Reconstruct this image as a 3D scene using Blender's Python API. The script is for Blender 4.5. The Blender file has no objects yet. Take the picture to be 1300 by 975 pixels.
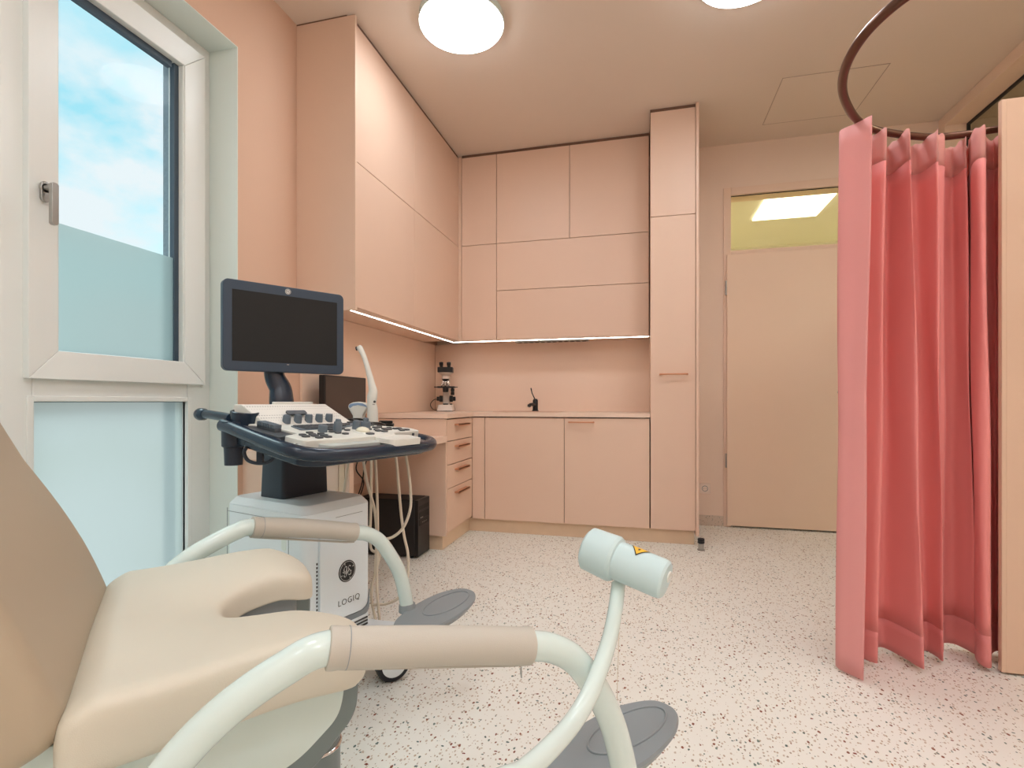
import bpy, bmesh, math, random
from mathutils import Vector, Matrix
random.seed(7)
C = bpy.context.scene.collection
PI = math.pi
V = Vector

# ------------------------------------------------------------------ colour / materials
def lin(c):
    out = []
    for v in c[:3]:
        v = v / 255.0
        out.append(v / 12.92 if v <= .04045 else ((v + .055) / 1.055) ** 2.4)
    return (*out, 1.0)

def pmat(name, col, rough=.5, metal=0.0, spec=.5, coat=0.0, bump=0.0, bscale=200, var=0.0, vscale=3.0, trans=0.0, coatr=.1):
    m = bpy.data.materials.new(name); m.use_nodes = True
    nt = m.node_tree; b = nt.nodes['Principled BSDF']
    b.inputs['Base Color'].default_value = lin(col)
    b.inputs['Roughness'].default_value = rough
    b.inputs['Metallic'].default_value = metal
    b.inputs['Specular IOR Level'].default_value = spec
    b.inputs['Coat Weight'].default_value = coat
    b.inputs['Coat Roughness'].default_value = coatr
    if bump or var:
        tc = nt.nodes.new('ShaderNodeTexCoord')
    if var:
        n = nt.nodes.new('ShaderNodeTexNoise'); n.inputs['Scale'].default_value = vscale
        n.inputs['Detail'].default_value = 4
        nt.links.new(tc.outputs['Object'], n.inputs['Vector'])
        mx = nt.nodes.new('ShaderNodeMix'); mx.data_type = 'RGBA'
        mx.inputs[6].default_value = lin([max(0, c * (1 - var)) for c in col])
        mx.inputs[7].default_value = lin([min(255, c * (1 + var)) for c in col])
        nt.links.new(n.outputs['Fac'], mx.inputs[0])
        nt.links.new(mx.outputs[2], b.inputs['Base Color'])
    if bump:
        n2 = nt.nodes.new('ShaderNodeTexNoise'); n2.inputs['Scale'].default_value = bscale
        n2.inputs['Detail'].default_value = 3
        nt.links.new(tc.outputs['Object'], n2.inputs['Vector'])
        bp = nt.nodes.new('ShaderNodeBump'); bp.inputs['Strength'].default_value = bump
        bp.inputs['Distance'].default_value = .002
        nt.links.new(n2.outputs['Fac'], bp.inputs['Height'])
        nt.links.new(bp.outputs['Normal'], b.inputs['Normal'])
    return m

def emat(name, col, strength):
    m = bpy.data.materials.new(name); m.use_nodes = True
    nt = m.node_tree; nt.nodes.clear()
    o = nt.nodes.new('ShaderNodeOutputMaterial'); e = nt.nodes.new('ShaderNodeEmission')
    e.inputs['Color'].default_value = lin(col); e.inputs['Strength'].default_value = strength
    nt.links.new(e.outputs[0], o.inputs[0])
    return m

def glass_mat(name, tint=(245, 250, 250)):
    m = bpy.data.materials.new(name); m.use_nodes = True
    nt = m.node_tree; nt.nodes.clear()
    o = nt.nodes.new('ShaderNodeOutputMaterial'); t = nt.nodes.new('ShaderNodeBsdfTransparent')
    t.inputs[0].default_value = lin(tint)
    g = nt.nodes.new('ShaderNodeBsdfGlossy'); g.inputs['Roughness'].default_value = .02
    f = nt.nodes.new('ShaderNodeFresnel'); f.inputs[0].default_value = 1.06
    mx = nt.nodes.new('ShaderNodeMixShader')
    nt.links.new(f.outputs[0], mx.inputs[0]); nt.links.new(t.outputs[0], mx.inputs[1])
    nt.links.new(g.outputs[0], mx.inputs[2]); nt.links.new(mx.outputs[0], o.inputs[0])
    return m

def frosted_mat(name, col):
    m = bpy.data.materials.new(name); m.use_nodes = True
    nt = m.node_tree; nt.nodes.clear()
    o = nt.nodes.new('ShaderNodeOutputMaterial')
    tr = nt.nodes.new('ShaderNodeBsdfTranslucent'); tr.inputs[0].default_value = lin(col)
    rf = nt.nodes.new('ShaderNodeBsdfRefraction'); rf.inputs['Color'].default_value = lin(col)
    rf.inputs['Roughness'].default_value = .32; rf.inputs['IOR'].default_value = 1.12
    mx = nt.nodes.new('ShaderNodeMixShader'); mx.inputs[0].default_value = .65
    nt.links.new(tr.outputs[0], mx.inputs[1]); nt.links.new(rf.outputs[0], mx.inputs[2])
    nt.links.new(mx.outputs[0], o.inputs[0])
    return m

def fabric_mat(name, col, tl=.3, col2=None, weave=900):
    m = bpy.data.materials.new(name); m.use_nodes = True
    nt = m.node_tree; b = nt.nodes['Principled BSDF']; o = nt.nodes['Material Output']
    b.inputs['Base Color'].default_value = lin(col); b.inputs['Roughness'].default_value = .75
    b.inputs['Sheen Weight'].default_value = .08
    t = nt.nodes.new('ShaderNodeBsdfTranslucent'); t.inputs[0].default_value = lin(col2 or col)
    mx = nt.nodes.new('ShaderNodeMixShader'); mx.inputs[0].default_value = tl
    nt.links.new(b.outputs[0], mx.inputs[1]); nt.links.new(t.outputs[0], mx.inputs[2])
    nt.links.new(mx.outputs[0], o.inputs[0])
    tc = nt.nodes.new('ShaderNodeTexCoord'); n = nt.nodes.new('ShaderNodeTexNoise')
    n.inputs['Scale'].default_value = weave
    nt.links.new(tc.outputs['Object'], n.inputs['Vector'])
    bp = nt.nodes.new('ShaderNodeBump'); bp.inputs['Strength'].default_value = .15
    bp.inputs['Distance'].default_value = .001
    nt.links.new(n.outputs['Fac'], bp.inputs['Height']); nt.links.new(bp.outputs[0], b.inputs['Normal'])
    return m

def terrazzo_mat(name, base, dens=1.0):
    m = bpy.data.materials.new(name); m.use_nodes = True
    nt = m.node_tree; L = nt.links.new; N = nt.nodes.new
    b = nt.nodes['Principled BSDF']; b.inputs['Roughness'].default_value = .42
    b.inputs['Specular IOR Level'].default_value = .35
    tc = N('ShaderNodeTexCoord')
    dn = N('ShaderNodeTexNoise'); dn.inputs['Scale'].default_value = 90
    L(tc.outputs['Object'], dn.inputs['Vector'])
    cur = None
    big = N('ShaderNodeTexNoise'); big.inputs['Scale'].default_value = 1.5
    L(tc.outputs['Object'], big.inputs['Vector'])
    bm_ = N('ShaderNodeMix'); bm_.data_type = 'RGBA'
    bm_.inputs[6].default_value = lin([c * .985 for c in base]); bm_.inputs[7].default_value = lin([min(255, c * 1.01) for c in base])
    L(big.outputs['Fac'], bm_.inputs[0]); cur = bm_.outputs[2]
    layers = [  # scale, stretch, rotation, max radius in cell units, share of cells used, colour stops
        (122, (1, .62, 1), .3, .32, .62, [(188, 168, 146), (200, 184, 166), (172, 158, 142), (198, 172, 148)]),
        (90, (1, .60, 1), 1.1, .28, .30, [(112, 128, 118), (132, 78, 54), (86, 104, 98), (168, 116, 74), (120, 108, 92)]),
        (66, (.7, 1, 1), 2.2, .19, .25, [(84, 104, 98), (126, 52, 32), (60, 72, 68), (158, 92, 46), (104, 122, 112)]),
    ]
    for sc, st, rot, rad, share, cols in layers:
        mp = N('ShaderNodeMapping'); mp.inputs['Rotation'].default_value = (0, 0, rot); mp.inputs['Scale'].default_value = st
        ad = N('ShaderNodeVectorMath'); ad.operation = 'MULTIPLY_ADD'
        ad.inputs[1].default_value = (.006,) * 3
        L(dn.outputs['Color'], ad.inputs[0]); L(tc.outputs['Object'], ad.inputs[2])
        L(ad.outputs[0], mp.inputs['Vector'])
        v = N('ShaderNodeTexVoronoi'); v.inputs['Scale'].default_value = sc
        L(mp.outputs[0], v.inputs['Vector'])
        sep = N('ShaderNodeSeparateColor'); L(v.outputs['Color'], sep.inputs[0])
        pres = N('ShaderNodeMath'); pres.operation = 'LESS_THAN'; pres.inputs[1].default_value = share * dens
        L(sep.outputs[0], pres.inputs[0])
        rr = N('ShaderNodeMath'); rr.operation = 'MULTIPLY'; rr.inputs[1].default_value = rad
        rr2 = N('ShaderNodeMath'); rr2.operation = 'ADD'; rr2.inputs[1].default_value = .35
        L(sep.outputs[1], rr2.inputs[0]); L(rr2.outputs[0], rr.inputs[0])
        ins = N('ShaderNodeMath'); ins.operation = 'LESS_THAN'
        L(v.outputs['Distance'], ins.inputs[0]); L(rr.outputs[0], ins.inputs[1])
        mk = N('ShaderNodeMath'); mk.operation = 'MULTIPLY'; L(pres.outputs[0], mk.inputs[0]); L(ins.outputs[0], mk.inputs[1])
        ramp = N('ShaderNodeValToRGB'); ramp.color_ramp.interpolation = 'CONSTANT'
        el = ramp.color_ramp.elements
        while len(el) < len(cols): el.new(.5)
        for i, c in enumerate(cols):
            el[i].position = i / len(cols)
        for i, c in enumerate(cols): el[i].color = lin(c)
        L(sep.outputs[2], ramp.inputs[0])
        mx = N('ShaderNodeMix'); mx.data_type = 'RGBA'
        L(mk.outputs[0], mx.inputs[0]); L(cur, mx.inputs[6]); L(ramp.outputs[0], mx.inputs[7])
        cur = mx.outputs[2]
    L(cur, b.inputs['Base Color'])
    return m

def perforated_mat(name, col):
    m = pmat(name, col, .45)
    nt = m.node_tree; b = nt.nodes['Principled BSDF']; N = nt.nodes.new; L = nt.links.new
    tc = N('ShaderNodeTexCoord'); v = N('ShaderNodeTexVoronoi'); v.inputs['Scale'].default_value = 110
    v.inputs['Randomness'].default_value = 0
    L(tc.outputs['Object'], v.inputs['Vector'])
    lt = N('ShaderNodeMath'); lt.operation = 'LESS_THAN'; lt.inputs[1].default_value = .25
    L(v.outputs['Distance'], lt.inputs[0])
    mx = N('ShaderNodeMix'); mx.data_type = 'RGBA'
    mx.inputs[6].default_value = lin(col); mx.inputs[7].default_value = lin((150, 148, 142))
    L(lt.outputs[0], mx.inputs[0]); L(mx.outputs[2], b.inputs['Base Color'])
    return m

PEACH = (229, 197, 175)
M = dict(
    wall=pmat('peach_paint', (221, 185, 161), .85, spec=.2, bump=.25, bscale=260, var=.006),
    wallw=pmat('pale_paint', (240, 217, 199), .85, spec=.2, bump=.2, bscale=260, var=.006),
    ceil=pmat('ceiling_paint', (232, 215, 200), .9, spec=.15, bump=.15, bscale=220, var=.006),
    reveal=pmat('reveal_paint', (228, 236, 230), .8, spec=.2, bump=.15, bscale=260),
    cab=pmat('peach_laminate', PEACH, .42, spec=.35, var=.006, vscale=6),
    joint=pmat('ceiling_joint', (176, 152, 136), .9),
    cabshade=pmat('gap_shade', (120, 92, 78), .8, spec=.1),  # darker tone puts the shade of door and ceiling gaps into colour
    top=pmat('worktop_laminate', (236, 208, 188), .38, spec=.4, var=.006, vscale=8),
    plinth=pmat('oak_plinth', (230, 202, 172), .55, var=.03, vscale=12),
    splash=pmat('splashback_laminate', (241, 213, 192), .5, spec=.3, var=.006),
    copper=pmat('copper_metal', (210, 146, 110), .4, metal=.2),
    frame=pmat('window_plastic', (232, 234, 230), .35, spec=.45),
    seal=pmat('rubber_seal', (62, 78, 92), .6),
    darkseal=pmat('black_seal', (38, 34, 32), .6),
    glass=glass_mat('window_glass'),
    glassy=glass_mat('transom_glass', (240, 238, 225)),
    frost=frosted_mat('frosted_film', (216, 222, 220)),
    render=pmat('rough_render', (120, 132, 140), .95, bump=1.0, bscale=120, var=.12, vscale=60),
    steel=pmat('brushed_steel', (170, 168, 164), .32, metal=.9),
    chrome=pmat('chrome', (215, 215, 215), .12, metal=1.0),
    lamp=emat('lamp_diffuser', (243, 250, 255), 23.5),
    lampb=emat('added_lamp_diffuser', (250, 252, 253), 15),  # emission of the lamp added over the changing corner
    panel3=emat('added_corridor_diffuser', (255, 255, 246), 24),  # emission of the added, hidden corridor panels
    led=emat('led_diffuser', (255, 246, 238), 20.0),
    panel=emat('panel_diffuser', (255, 255, 246), 6.0),
    doorp=pmat('door_laminate', (242, 214, 190), .45, spec=.35, var=.006),
    leaf=pmat('leaf_laminate', (222, 188, 162), .45, spec=.35),
    doorf=pmat('door_frame_paint', (238, 210, 188), .5, spec=.35),
    panel2=emat('added_panel_diffuser', (255, 250, 240), 26.0),  # emission of the panel added in the next room
    yellow=pmat('corridor_paint', (238, 233, 212), .8, spec=.2),
    greyroom=pmat('next_room_paint', (205, 190, 178), .85, spec=.2),
    floor=terrazzo_mat('speckled_floor', (238, 236, 228)),
    skirt=terrazzo_mat('speckled_skirting', (214, 196, 180)),
    leather=pmat('beige_leather', (212, 204, 187), .42, spec=.4, bump=.12, bscale=700, var=.01, vscale=5),
    leather_shaded=pmat('beige_leather_shaded', (180, 163, 140), .45, spec=.35, bump=.12, bscale=700, var=.012, vscale=4),  # seat leather again, darkened for the shade on the backrest
    pad=pmat('pad_leather', (192, 185, 173), .48, spec=.35, bump=.15, bscale=800, var=.01, vscale=8),
    white=pmat('white_enamel', (214, 228, 223), .22, spec=.5, coat=.3),
    whitep=pmat('white_plastic', (226, 226, 218), .38, spec=.45),
    greyp=pmat('grey_plastic', (138, 145, 148), .42, spec=.45),
    greyd=pmat('grey_shell', (120, 130, 130), .35, spec=.5, metal=.3),
    navy=pmat('slate_blue_plastic', (33, 47, 63), .25, spec=.5),
    navym=pmat('monitor_plastic', (58, 72, 88), .4, spec=.4),
    navyd=pmat('dark_slate_plastic', (42, 50, 62), .42, spec=.4),
    cart=pmat('cart_plastic', (234, 241, 244), .42, spec=.4),
    headw=pmat('pale_mint_plastic', (198, 218, 219), .42, spec=.4),
    greyl=pmat('pale_grey_plastic', (186, 192, 188), .4),
    key=pmat('grey_key', (96, 108, 118), .5),
    keyd=pmat('dark_key', (76, 80, 84), .5),
    black=pmat('black_plastic', (24, 24, 25), .4, spec=.45),
    blackm=pmat('black_matt', (32, 30, 30), .6),
    screen=pmat('black_screen', (48, 48, 48), .55, spec=.12),
    screenb=pmat('brown_screen', (84, 72, 66), .5, spec=.2),
    rubber=pmat('tyre_rubber', (26, 28, 34), .6),
    cable=pmat('cream_cable', (222, 208, 188), .45),
    trackb=pmat('trackball', (226, 222, 200), .25),
    blue=pmat('blue_lens', (132, 158, 190), .4),
    perf=perforated_mat('perforated_plastic', (224, 220, 212)),
    louvre=pmat('louvre_shadow', (66, 66, 66), .7),
    curtain=fabric_mat('coral_fabric', (240, 146, 142), .06, (244, 140, 130)),
    lining=fabric_mat('pale_coral_facing', (248, 176, 172), .25),
    header=fabric_mat('pink_header_tape', (236, 176, 168), .35, (236, 160, 150)),
    hem=fabric_mat('satin_hem', (228, 140, 137), .04),
    rail=pmat('bronze_rail', (104, 72, 58), .28, metal=.7),
    yellowst=pmat('yellow_sticker', (240, 185, 40), .5),
    ink=pmat('printed_ink', (70, 70, 68), .6),
    inkb=pmat('black_ink', (28, 28, 28), .5),
    inkw=pmat('white_ink', (226, 224, 218), .5),
    mono=pmat('microscope_enamel', (214, 200, 188), .4),
    socketp=pmat('socket_plastic', (242, 224, 210), .4),
    sinkm=pmat('sink_composite', (224, 188, 166), .45),
)

# ------------------------------------------------------------------ mesh builder
class MB:
    def __init__(self, xf=None):
        self.bm = bmesh.new(); self.mats = []; self.xf = xf
    def mi(self, m):
        if m not in self.mats: self.mats.append(m)
        return self.mats.index(m)
    def face(self, vs, m):
        try:
            f = self.bm.faces.new(vs); f.material_index = self.mi(m); return f
        except ValueError:
            return None
    def box(self, x0, x1, y0, y1, z0, z1, m):
        v = [self.bm.verts.new(p) for p in [(x0, y0, z0), (x1, y0, z0), (x1, y1, z0), (x0, y1, z0), (x0, y0, z1), (x1, y0, z1), (x1, y1, z1), (x0, y1, z1)]]
        for i in [(0, 3, 2, 1), (4, 5, 6, 7), (0, 1, 5, 4), (1, 2, 6, 5), (2, 3, 7, 6), (3, 0, 4, 7)]:
            self.face([v[k] for k in i], m)
        return v
    def prism(self, pts, h0, h1, m, mat=None, top=None):
        """pts: 2D outline; extruded along local z from h0 to h1; mat = frame; top = second outline"""
        mt = mat or Matrix.Identity(4)
        a = [self.bm.verts.new(mt @ V((p[0], p[1], h0))) for p in pts]
        b = [self.bm.verts.new(mt @ V((p[0], p[1], h1))) for p in (top or pts)]
        n = len(pts)
        self.face(a[::-1], m); self.face(b, m)
        for i in range(n):
            self.face([a[i], a[(i + 1) % n], b[(i + 1) % n], b[i]], m)
    def tube(self, pts, r, m, seg=16, cap=True, closed=False, flat=1.0):
        pts = [V(p) for p in pts]; n = len(pts)
        rs = r if isinstance(r, (list, tuple)) else [r] * n
        tg = []
        for i in range(n):
            if closed: t = pts[(i + 1) % n] - pts[i - 1]
            else: t = pts[min(i + 1, n - 1)] - pts[max(i - 1, 0)]
            tg.append(t.normalized())
        up = V((0, 0, 1)) if abs(tg[0].z) < .9 else V((1, 0, 0))
        u = tg[0].cross(up).normalized(); rings = []
        for i in range(n):
            u = (u - tg[i] * u.dot(tg[i])).normalized(); w = tg[i].cross(u)
            rings.append([self.bm.verts.new(pts[i] + (u * math.cos(2 * PI * k / seg) + w * math.sin(2 * PI * k / seg) * flat) * rs[i]) for k in range(seg)])
        for i in range(n if closed else n - 1):
            A = rings[i]; B = rings[(i + 1) % n]
            for k in range(seg):
                self.face([A[k], A[(k + 1) % seg], B[(k + 1) % seg], B[k]], m)
        if cap and not closed:
            self.face(rings[0][::-1], m); self.face(rings[-1], m)
    def lathe(self, prof, o, ax, m, seg=32):
        """prof: (radius, height) list about axis ax from origin o; m material or list per band"""
        o = V(o); ax = V(ax).normalized()
        up = V((0, 0, 1)) if abs(ax.z) < .9 else V((1, 0, 0))
        u = ax.cross(up).normalized(); w = ax.cross(u); rings = []
        for (r, h) in prof:
            if r < 1e-6: rings.append([self.bm.verts.new(o + ax * h)])
            else: rings.append([self.bm.verts.new(o + ax * h + (u * math.cos(2 * PI * k / seg) + w * math.sin(2 * PI * k / seg)) * r) for k in range(seg)])
        for i in range(len(rings) - 1):
            A, B = rings[i], rings[i + 1]; mm = m[i] if isinstance(m, list) else m
            for k in range(seg):
                if len(A) == 1 and len(B) == 1: continue
                if len(A) == 1: self.face([A[0], B[(k + 1) % seg], B[k]], mm)
                elif len(B) == 1: self.face([A[k], A[(k + 1) % seg], B[0]], mm)
                else: self.face([A[k], A[(k + 1) % seg], B[(k + 1) % seg], B[k]], mm)
        if len(rings[0]) > 1: self.face(rings[0][::-1], m[0] if isinstance(m, list) else m)
        if len(rings[-1]) > 1: self.face(rings[-1], m[-1] if isinstance(m, list) else m)
    def build(self, name, parent=None, bevel=0, seg=2, ang=35, loc=None, solid=0):
        if self.xf: bmesh.ops.transform(self.bm, matrix=self.xf, verts=self.bm.verts)
        bmesh.ops.recalc_face_normals(self.bm, faces=self.bm.faces)
        a = math.radians(ang)
        for f in self.bm.faces: f.smooth = True
        for e in self.bm.edges:
            if len(e.link_faces) == 2:
                if e.calc_face_angle(0) > a: e.smooth = False
        me = bpy.data.meshes.new(name)
        org = V((0, 0, 0))
        if loc is not None:
            org = V(loc); bmesh.ops.translate(self.bm, vec=-org, verts=self.bm.verts)
        self.bm.to_mesh(me); self.bm.free()
        for m in self.mats: me.materials.append(M[m])
        o = bpy.data.objects.new(name, me); C.objects.link(o); o.location = org
        if parent: o.parent = parent
        if solid:
            s = o.modifiers.new('s', 'SOLIDIFY'); s.thickness = solid; s.offset = 0
        if bevel:
            b = o.modifiers.new('b', 'BEVEL'); b.width = bevel; b.segments = seg; b.limit_method = 'ANGLE'
            b.angle_limit = math.radians(30); b.harden_normals = True; b.use_clamp_overlap = True
        return o

def tag(o, label=None, cat=None, group=None, kind=None):
    if label: o['label'] = label
    if cat: o['category'] = cat
    if group: o['group'] = group
    if kind: o['kind'] = kind
    return o
def struct(o): o['kind'] = 'structure'; return o
def empty(name, loc=(0, 0, 0), rz=0):
    o = bpy.data.objects.new(name, None); C.objects.link(o); o.location = loc; o.rotation_euler = (0, 0, rz)
    o.empty_display_size = .05
    return o
def arc(cx, cy, r, a0, a1, n):
    return [(cx + r * math.cos(math.radians(a0 + (a1 - a0) * i / n)), cy + r * math.sin(math.radians(a0 + (a1 - a0) * i / n))) for i in range(n + 1)]
def rrect(x0, x1, y0, y1, r, n=6):
    return arc(x1 - r, y1 - r, r, 0, 90, n) + arc(x0 + r, y1 - r, r, 90, 180, n) + arc(x0 + r, y0 + r, r, 180, 270, n) + arc(x1 - r, y0 + r, r, 270, 360, n)
def catmull(pts, n=8, closed=False):
    P = [V(p) for p in pts]; out = []; k = len(P)
    rng = range(k if closed else k - 1)
    for i in rng:
        if closed: p0, p1, p2, p3 = P[i - 1], P[i], P[(i + 1) % k], P[(i + 2) % k]
        else:
            p1, p2 = P[i], P[i + 1]
            p0 = P[i - 1] if i else p1 * 2 - p2
            p3 = P[i + 2] if i + 2 < k else p2 * 2 - p1
        for j in range(n):
            t = j / n
            out.append(.5 * ((2 * p1) + (p2 - p0) * t + (2 * p0 - 5 * p1 + 4 * p2 - p3) * t * t + (3 * p1 - p0 - 3 * p2 + p3) * t ** 3))
    if not closed: out.append(P[-1])
    return out
def round_poly(pts, r, n=6):
    out = []; k = len(pts)
    for i in range(k):
        p0, p1, p2 = V(pts[i - 1]).to_2d(), V(pts[i]).to_2d(), V(pts[(i + 1) % k]).to_2d()
        rr = r[i] if isinstance(r, (list, tuple)) else r
        a = (p0 - p1); b = (p2 - p1); d = min(rr, a.length * .49, b.length * .49)
        A = p1 + a.normalized() * d; B = p1 + b.normalized() * d
        for j in range(n + 1):
            t = j / n
            q = A * (1 - t) ** 2 + p1 * 2 * t * (1 - t) + B * t * t
            out.append((q.x, q.y))
    return out
def bx(name, x0, x1, y0, y1, z0, z1, m, parent=None, bevel=0, seg=2):
    b = MB(); b.box(x0, x1, y0, y1, z0, z1, m); return b.build(name, parent, bevel, seg)

# ------------------------------------------------------------------ camera (eye 0.98 m, level, slight rise)
TH = math.radians(14.2)
cam = bpy.data.cameras.new('camera'); co = bpy.data.objects.new('camera', cam); C.objects.link(co)
co.location = (0, 0, .98); co.rotation_euler = (PI / 2, 0, TH)
cam.sensor_width = 36; cam.sensor_fit = 'HORIZONTAL'; cam.lens = 36 * 657 / 1300.0
cam.shift_y = 22.5 / 1300.0; cam.clip_start = .02
bpy.context.scene.camera = co
def RD(r, d, z):   # camera-relative ground offsets -> world
    return V((r * math.cos(TH) - d * math.sin(TH), r * math.sin(TH) + d * math.cos(TH), z))

# ------------------------------------------------------------------ room shell
XL, XR, YB, YR, ZC = -1.80, 2.07, 4.36, -1.9, 3.0
struct(bx('floor', -2.0, 3.9, -2.05, 6.8, -.1, 0, 'floor'))
struct(bx('ceiling', -2.3, 2.21, -2.05, 4.52, ZC, ZC + .12, 'ceil'))
# left wall with the tall window opening (Y 0.25..1.99, Z 0.08..2.60)
WY0, WY1, WZ0, WZ1 = .25, 1.99, .10, 2.605
b = MB()
b.box(-2.02, XL, YR - .1, -1.55, 0, ZC, 'wall'); b.box(-2.02, XL, -.15, WY0, 0, ZC, 'wall'); b.box(-2.02, XL, -1.55, -.15, 0, .6, 'wall'); b.box(-2.02, XL, -1.55, -.15, 2.6, ZC, 'wall'); b.box(-2.02, XL, WY1, 4.52, 0, ZC, 'wall')  # includes the opening for the added window
b.box(-2.02, XL, WY0, WY1, WZ1, ZC, 'wall'); b.box(-2.02, XL, WY0, WY1, 0, WZ0, 'wall')
struct(b.build('wall_left'))
b = MB()   # painted lining of the window reveal
b.box(-2.0, XL + .001, WY1 - .004, WY1 + .0, WZ0, WZ1, 'reveal'); b.box(-2.0, XL + .001, WY0, WY0 + .004, WZ0, WZ1, 'reveal')
b.box(-2.0, XL + .001, WY0, WY1, WZ1 - .004, WZ1, 'reveal'); b.box(-2.0, XL + .02, WY0, WY1, WZ0, WZ0 + .02, 'reveal')
struct(b.build('trim_1'))
b = MB()   # rough render of the outer wall face, seen through the glass
b.box(-2.26, -2.021, 2.022, 2.4, -.1, 2.9, 'render'); b.box(-2.26, -2.021, -.1, .22, -.1, 2.9, 'render')
b.box(-2.26, -2.021, .22, 2.022, 2.66, 2.9, 'render')
struct(b.build('wall_outer'))
# back wall with door + transom
DX0, DX1, DZ = .613, 1.62, 2.657
b = MB()
b.box(-1.95, DX0 + .03, YB, YB + .14, 0, ZC, 'wallw'); b.box(DX1 - .03, 2.25, YB, YB + .14, 0, ZC, 'wallw')
b.box(DX0 + .03, DX1 - .03, YB, YB + .14, DZ - .03, ZC, 'wallw')
struct(b.build('wall_back'))
# right wall with door opening Y 2.15..3.636
RY0, RY1 = 2.19, 4.358
b = MB()
b.box(XR, XR + .14, YR - .1, RY0 + .03, 0, ZC, 'wallw')
struct(b.build('wall_right'))
struct(bx('wall_rear', -2.0, 2.21, YR - .14, YR, 0, ZC, 'wallw'))
# rooms beyond the two doors
b = MB(); b.box(-.6, -.5, 4.5, 6.7, 0, 2.8, 'yellow'); b.box(-.6, 3.85, 6.6, 6.7, 0, 2.8, 'yellow'); b.box(3.75, 3.85, 4.5, 6.7, 0, 2.8, 'yellow')
struct(b.build('wall_corridor'))
b = MB(); b.box(2.21, 3.8, 1.3, 1.4, 0, ZC, 'greyroom'); b.box(3.75, 3.8, 1.4, 4.4, 0, ZC, 'greyroom'); b.box(2.25, 3.8, 4.4, 4.5, 0, ZC, 'greyroom')
struct(b.build('wall_next_room'))
struct(bx('ceiling_corridor', -.6, 3.85, 4.5, 6.7, 2.8, 2.9, 'yellow')); struct(bx('ceiling_next_room', 2.21, 3.85, 1.3, 4.5, ZC, ZC + .1, 'greyroom'))
# skirting of the floor covering
struct(bx('baseboard_back', .366, DX0, YB - .008, YB, 0, .08, 'skirt'))
struct(bx('baseboard_right', XR - .008, XR, YR, RY0, 0, .08, 'skirt'))
struct(bx('baseboard_left', XL, XL + .008, YR, 1.99, 0, .08, 'skirt'))

# window: outer frame, tilt sash, fixed light below
b = MB(); FX = -1.95
def ring_box(b, X0, X1, y0, y1, z0, z1, w, m, wt=None, wb=None):
    wt = wt or w; wb = wb or w
    b.box(X0, X1, y0, y0 + w, z0, z1, m); b.box(X0, X1, y1 - w, y1, z0, z1, m)
    b.box(X0, X1, y0 + w, y1 - w, z1 - wt, z1, m); b.box(X0, X1, y0 + w, y1 - w, z0, z0 + wb, m)
b.box(-2.02, FX, 1.176, 1.235 + .03, WZ0 + .02, WZ1 - .004, 'frame')            # mullion
b.box(-2.02, FX, 1.864 - .0, WY1 - .004, WZ0 + .02, WZ1 - .004, 'frame')
b.box(-2.02, FX, 1.265, 1.864, 2.50, WZ1 - .004, 'frame')
b.box(-2.02, FX, 1.265, 1.864, .98, 1.10, 'frame')
b.box(-2.02, FX, 1.265, 1.864, WZ0 + .02, WZ0 + .10, 'frame')
b.box(-2.02, FX, WY0 + .004, WY0 + .08, WZ0 + .02, WZ1 - .004, 'frame')
b.box(-2.02, FX, WY0 + .08, 1.176, WZ1 - .084, WZ1 - .004, 'frame'); b.box(-2.02, FX, WY0 + .08, 1.176, WZ0 + .02, WZ0 + .10, 'frame')
wf = struct(b.build('window_1', bevel=.004))
b = MB()   # bead round the lower light
ring_box(b, FX - .03, FX + .006, 1.247, 1.882, WZ0 + .08, 1.0, .02, 'frame'); b.build('glazing_bead', wf, .003)
b = MB(); ring_box(b, -1.972, -1.962, 1.262, 1.868, WZ0 + .09, .984, .006, 'seal'); b.build('glazing_seal', wf)
bx('frosted_pane', -1.985, -1.975, 1.26, 1.87, WZ0 + .09, .99, 'frost', wf)
bx('frosted_pane', -1.985, -1.975, WY0 + .06, 1.19, WZ0 + .09, WZ1 - .06, 'frost', wf)
# sash
sash = MB()
SX0, SX1 = -1.985, -1.925
def mitred(b, X0, X1, y0, y1, z0, z1, w, m, inner=.012):
    o = [(y0, z0), (y1, z0), (y1, z1), (y0, z1)]
    i = [(y0 + w, z0 + w), (y1 - w, z0 + w), (y1 - w, z1 - w), (y0 + w, z1 - w)]
    for k in range(4):
        a, c = o[k], o[(k + 1) % 4]; d, e = i[(k + 1) % 4], i[k]
        vs = []
        for X in (X0, X1):
            for j, p in enumerate((a, c, d, e)):
                xx = X if (j < 2 or X == X0) else X - inner
                vs.append(b.bm.verts.new((xx, p[0], p[1])))
        q = vs
        for f in [(0, 1, 2, 3), (7, 6, 5, 4), (0, 4, 5, 1), (1, 5, 6, 2), (2, 6, 7, 3), (3, 7, 4, 0)]: b.face([q[t] for t in f], m)
mitred(sash, SX0, SX1, 1.238, 1.937, 1.056, 2.544, .098, 'frame')
so = sash.build('sash', wf, .003)
b = MB(); ring_box(b, -1.975, -1.942, 1.326, 1.844, 1.140, 2.460, .010, 'frame'); b.build('glazing_bead', so, .002)
b = MB(); b.box(-1.990, -1.966, 1.812, 1.835, 1.15, 2.45, 'seal'); b.box(-1.990, -1.966, 1.33, 1.80, 2.420, 2.45, 'seal'); b.box(-1.990, -1.966, 1.33, 1.80, 1.15, 1.156, 'seal'); b.build('glazing_seal', so)
bx('clear_pane', -1.978, -1.974, 1.33, 1.845, 1.150, 2.45, 'glass', so)
bx('frosted_film', -1.9735, -1.9725, 1.342, 1.834, 1.158, 1.602, 'frost', so)
b = MB()    # outer pane spacer + rain strip
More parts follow.
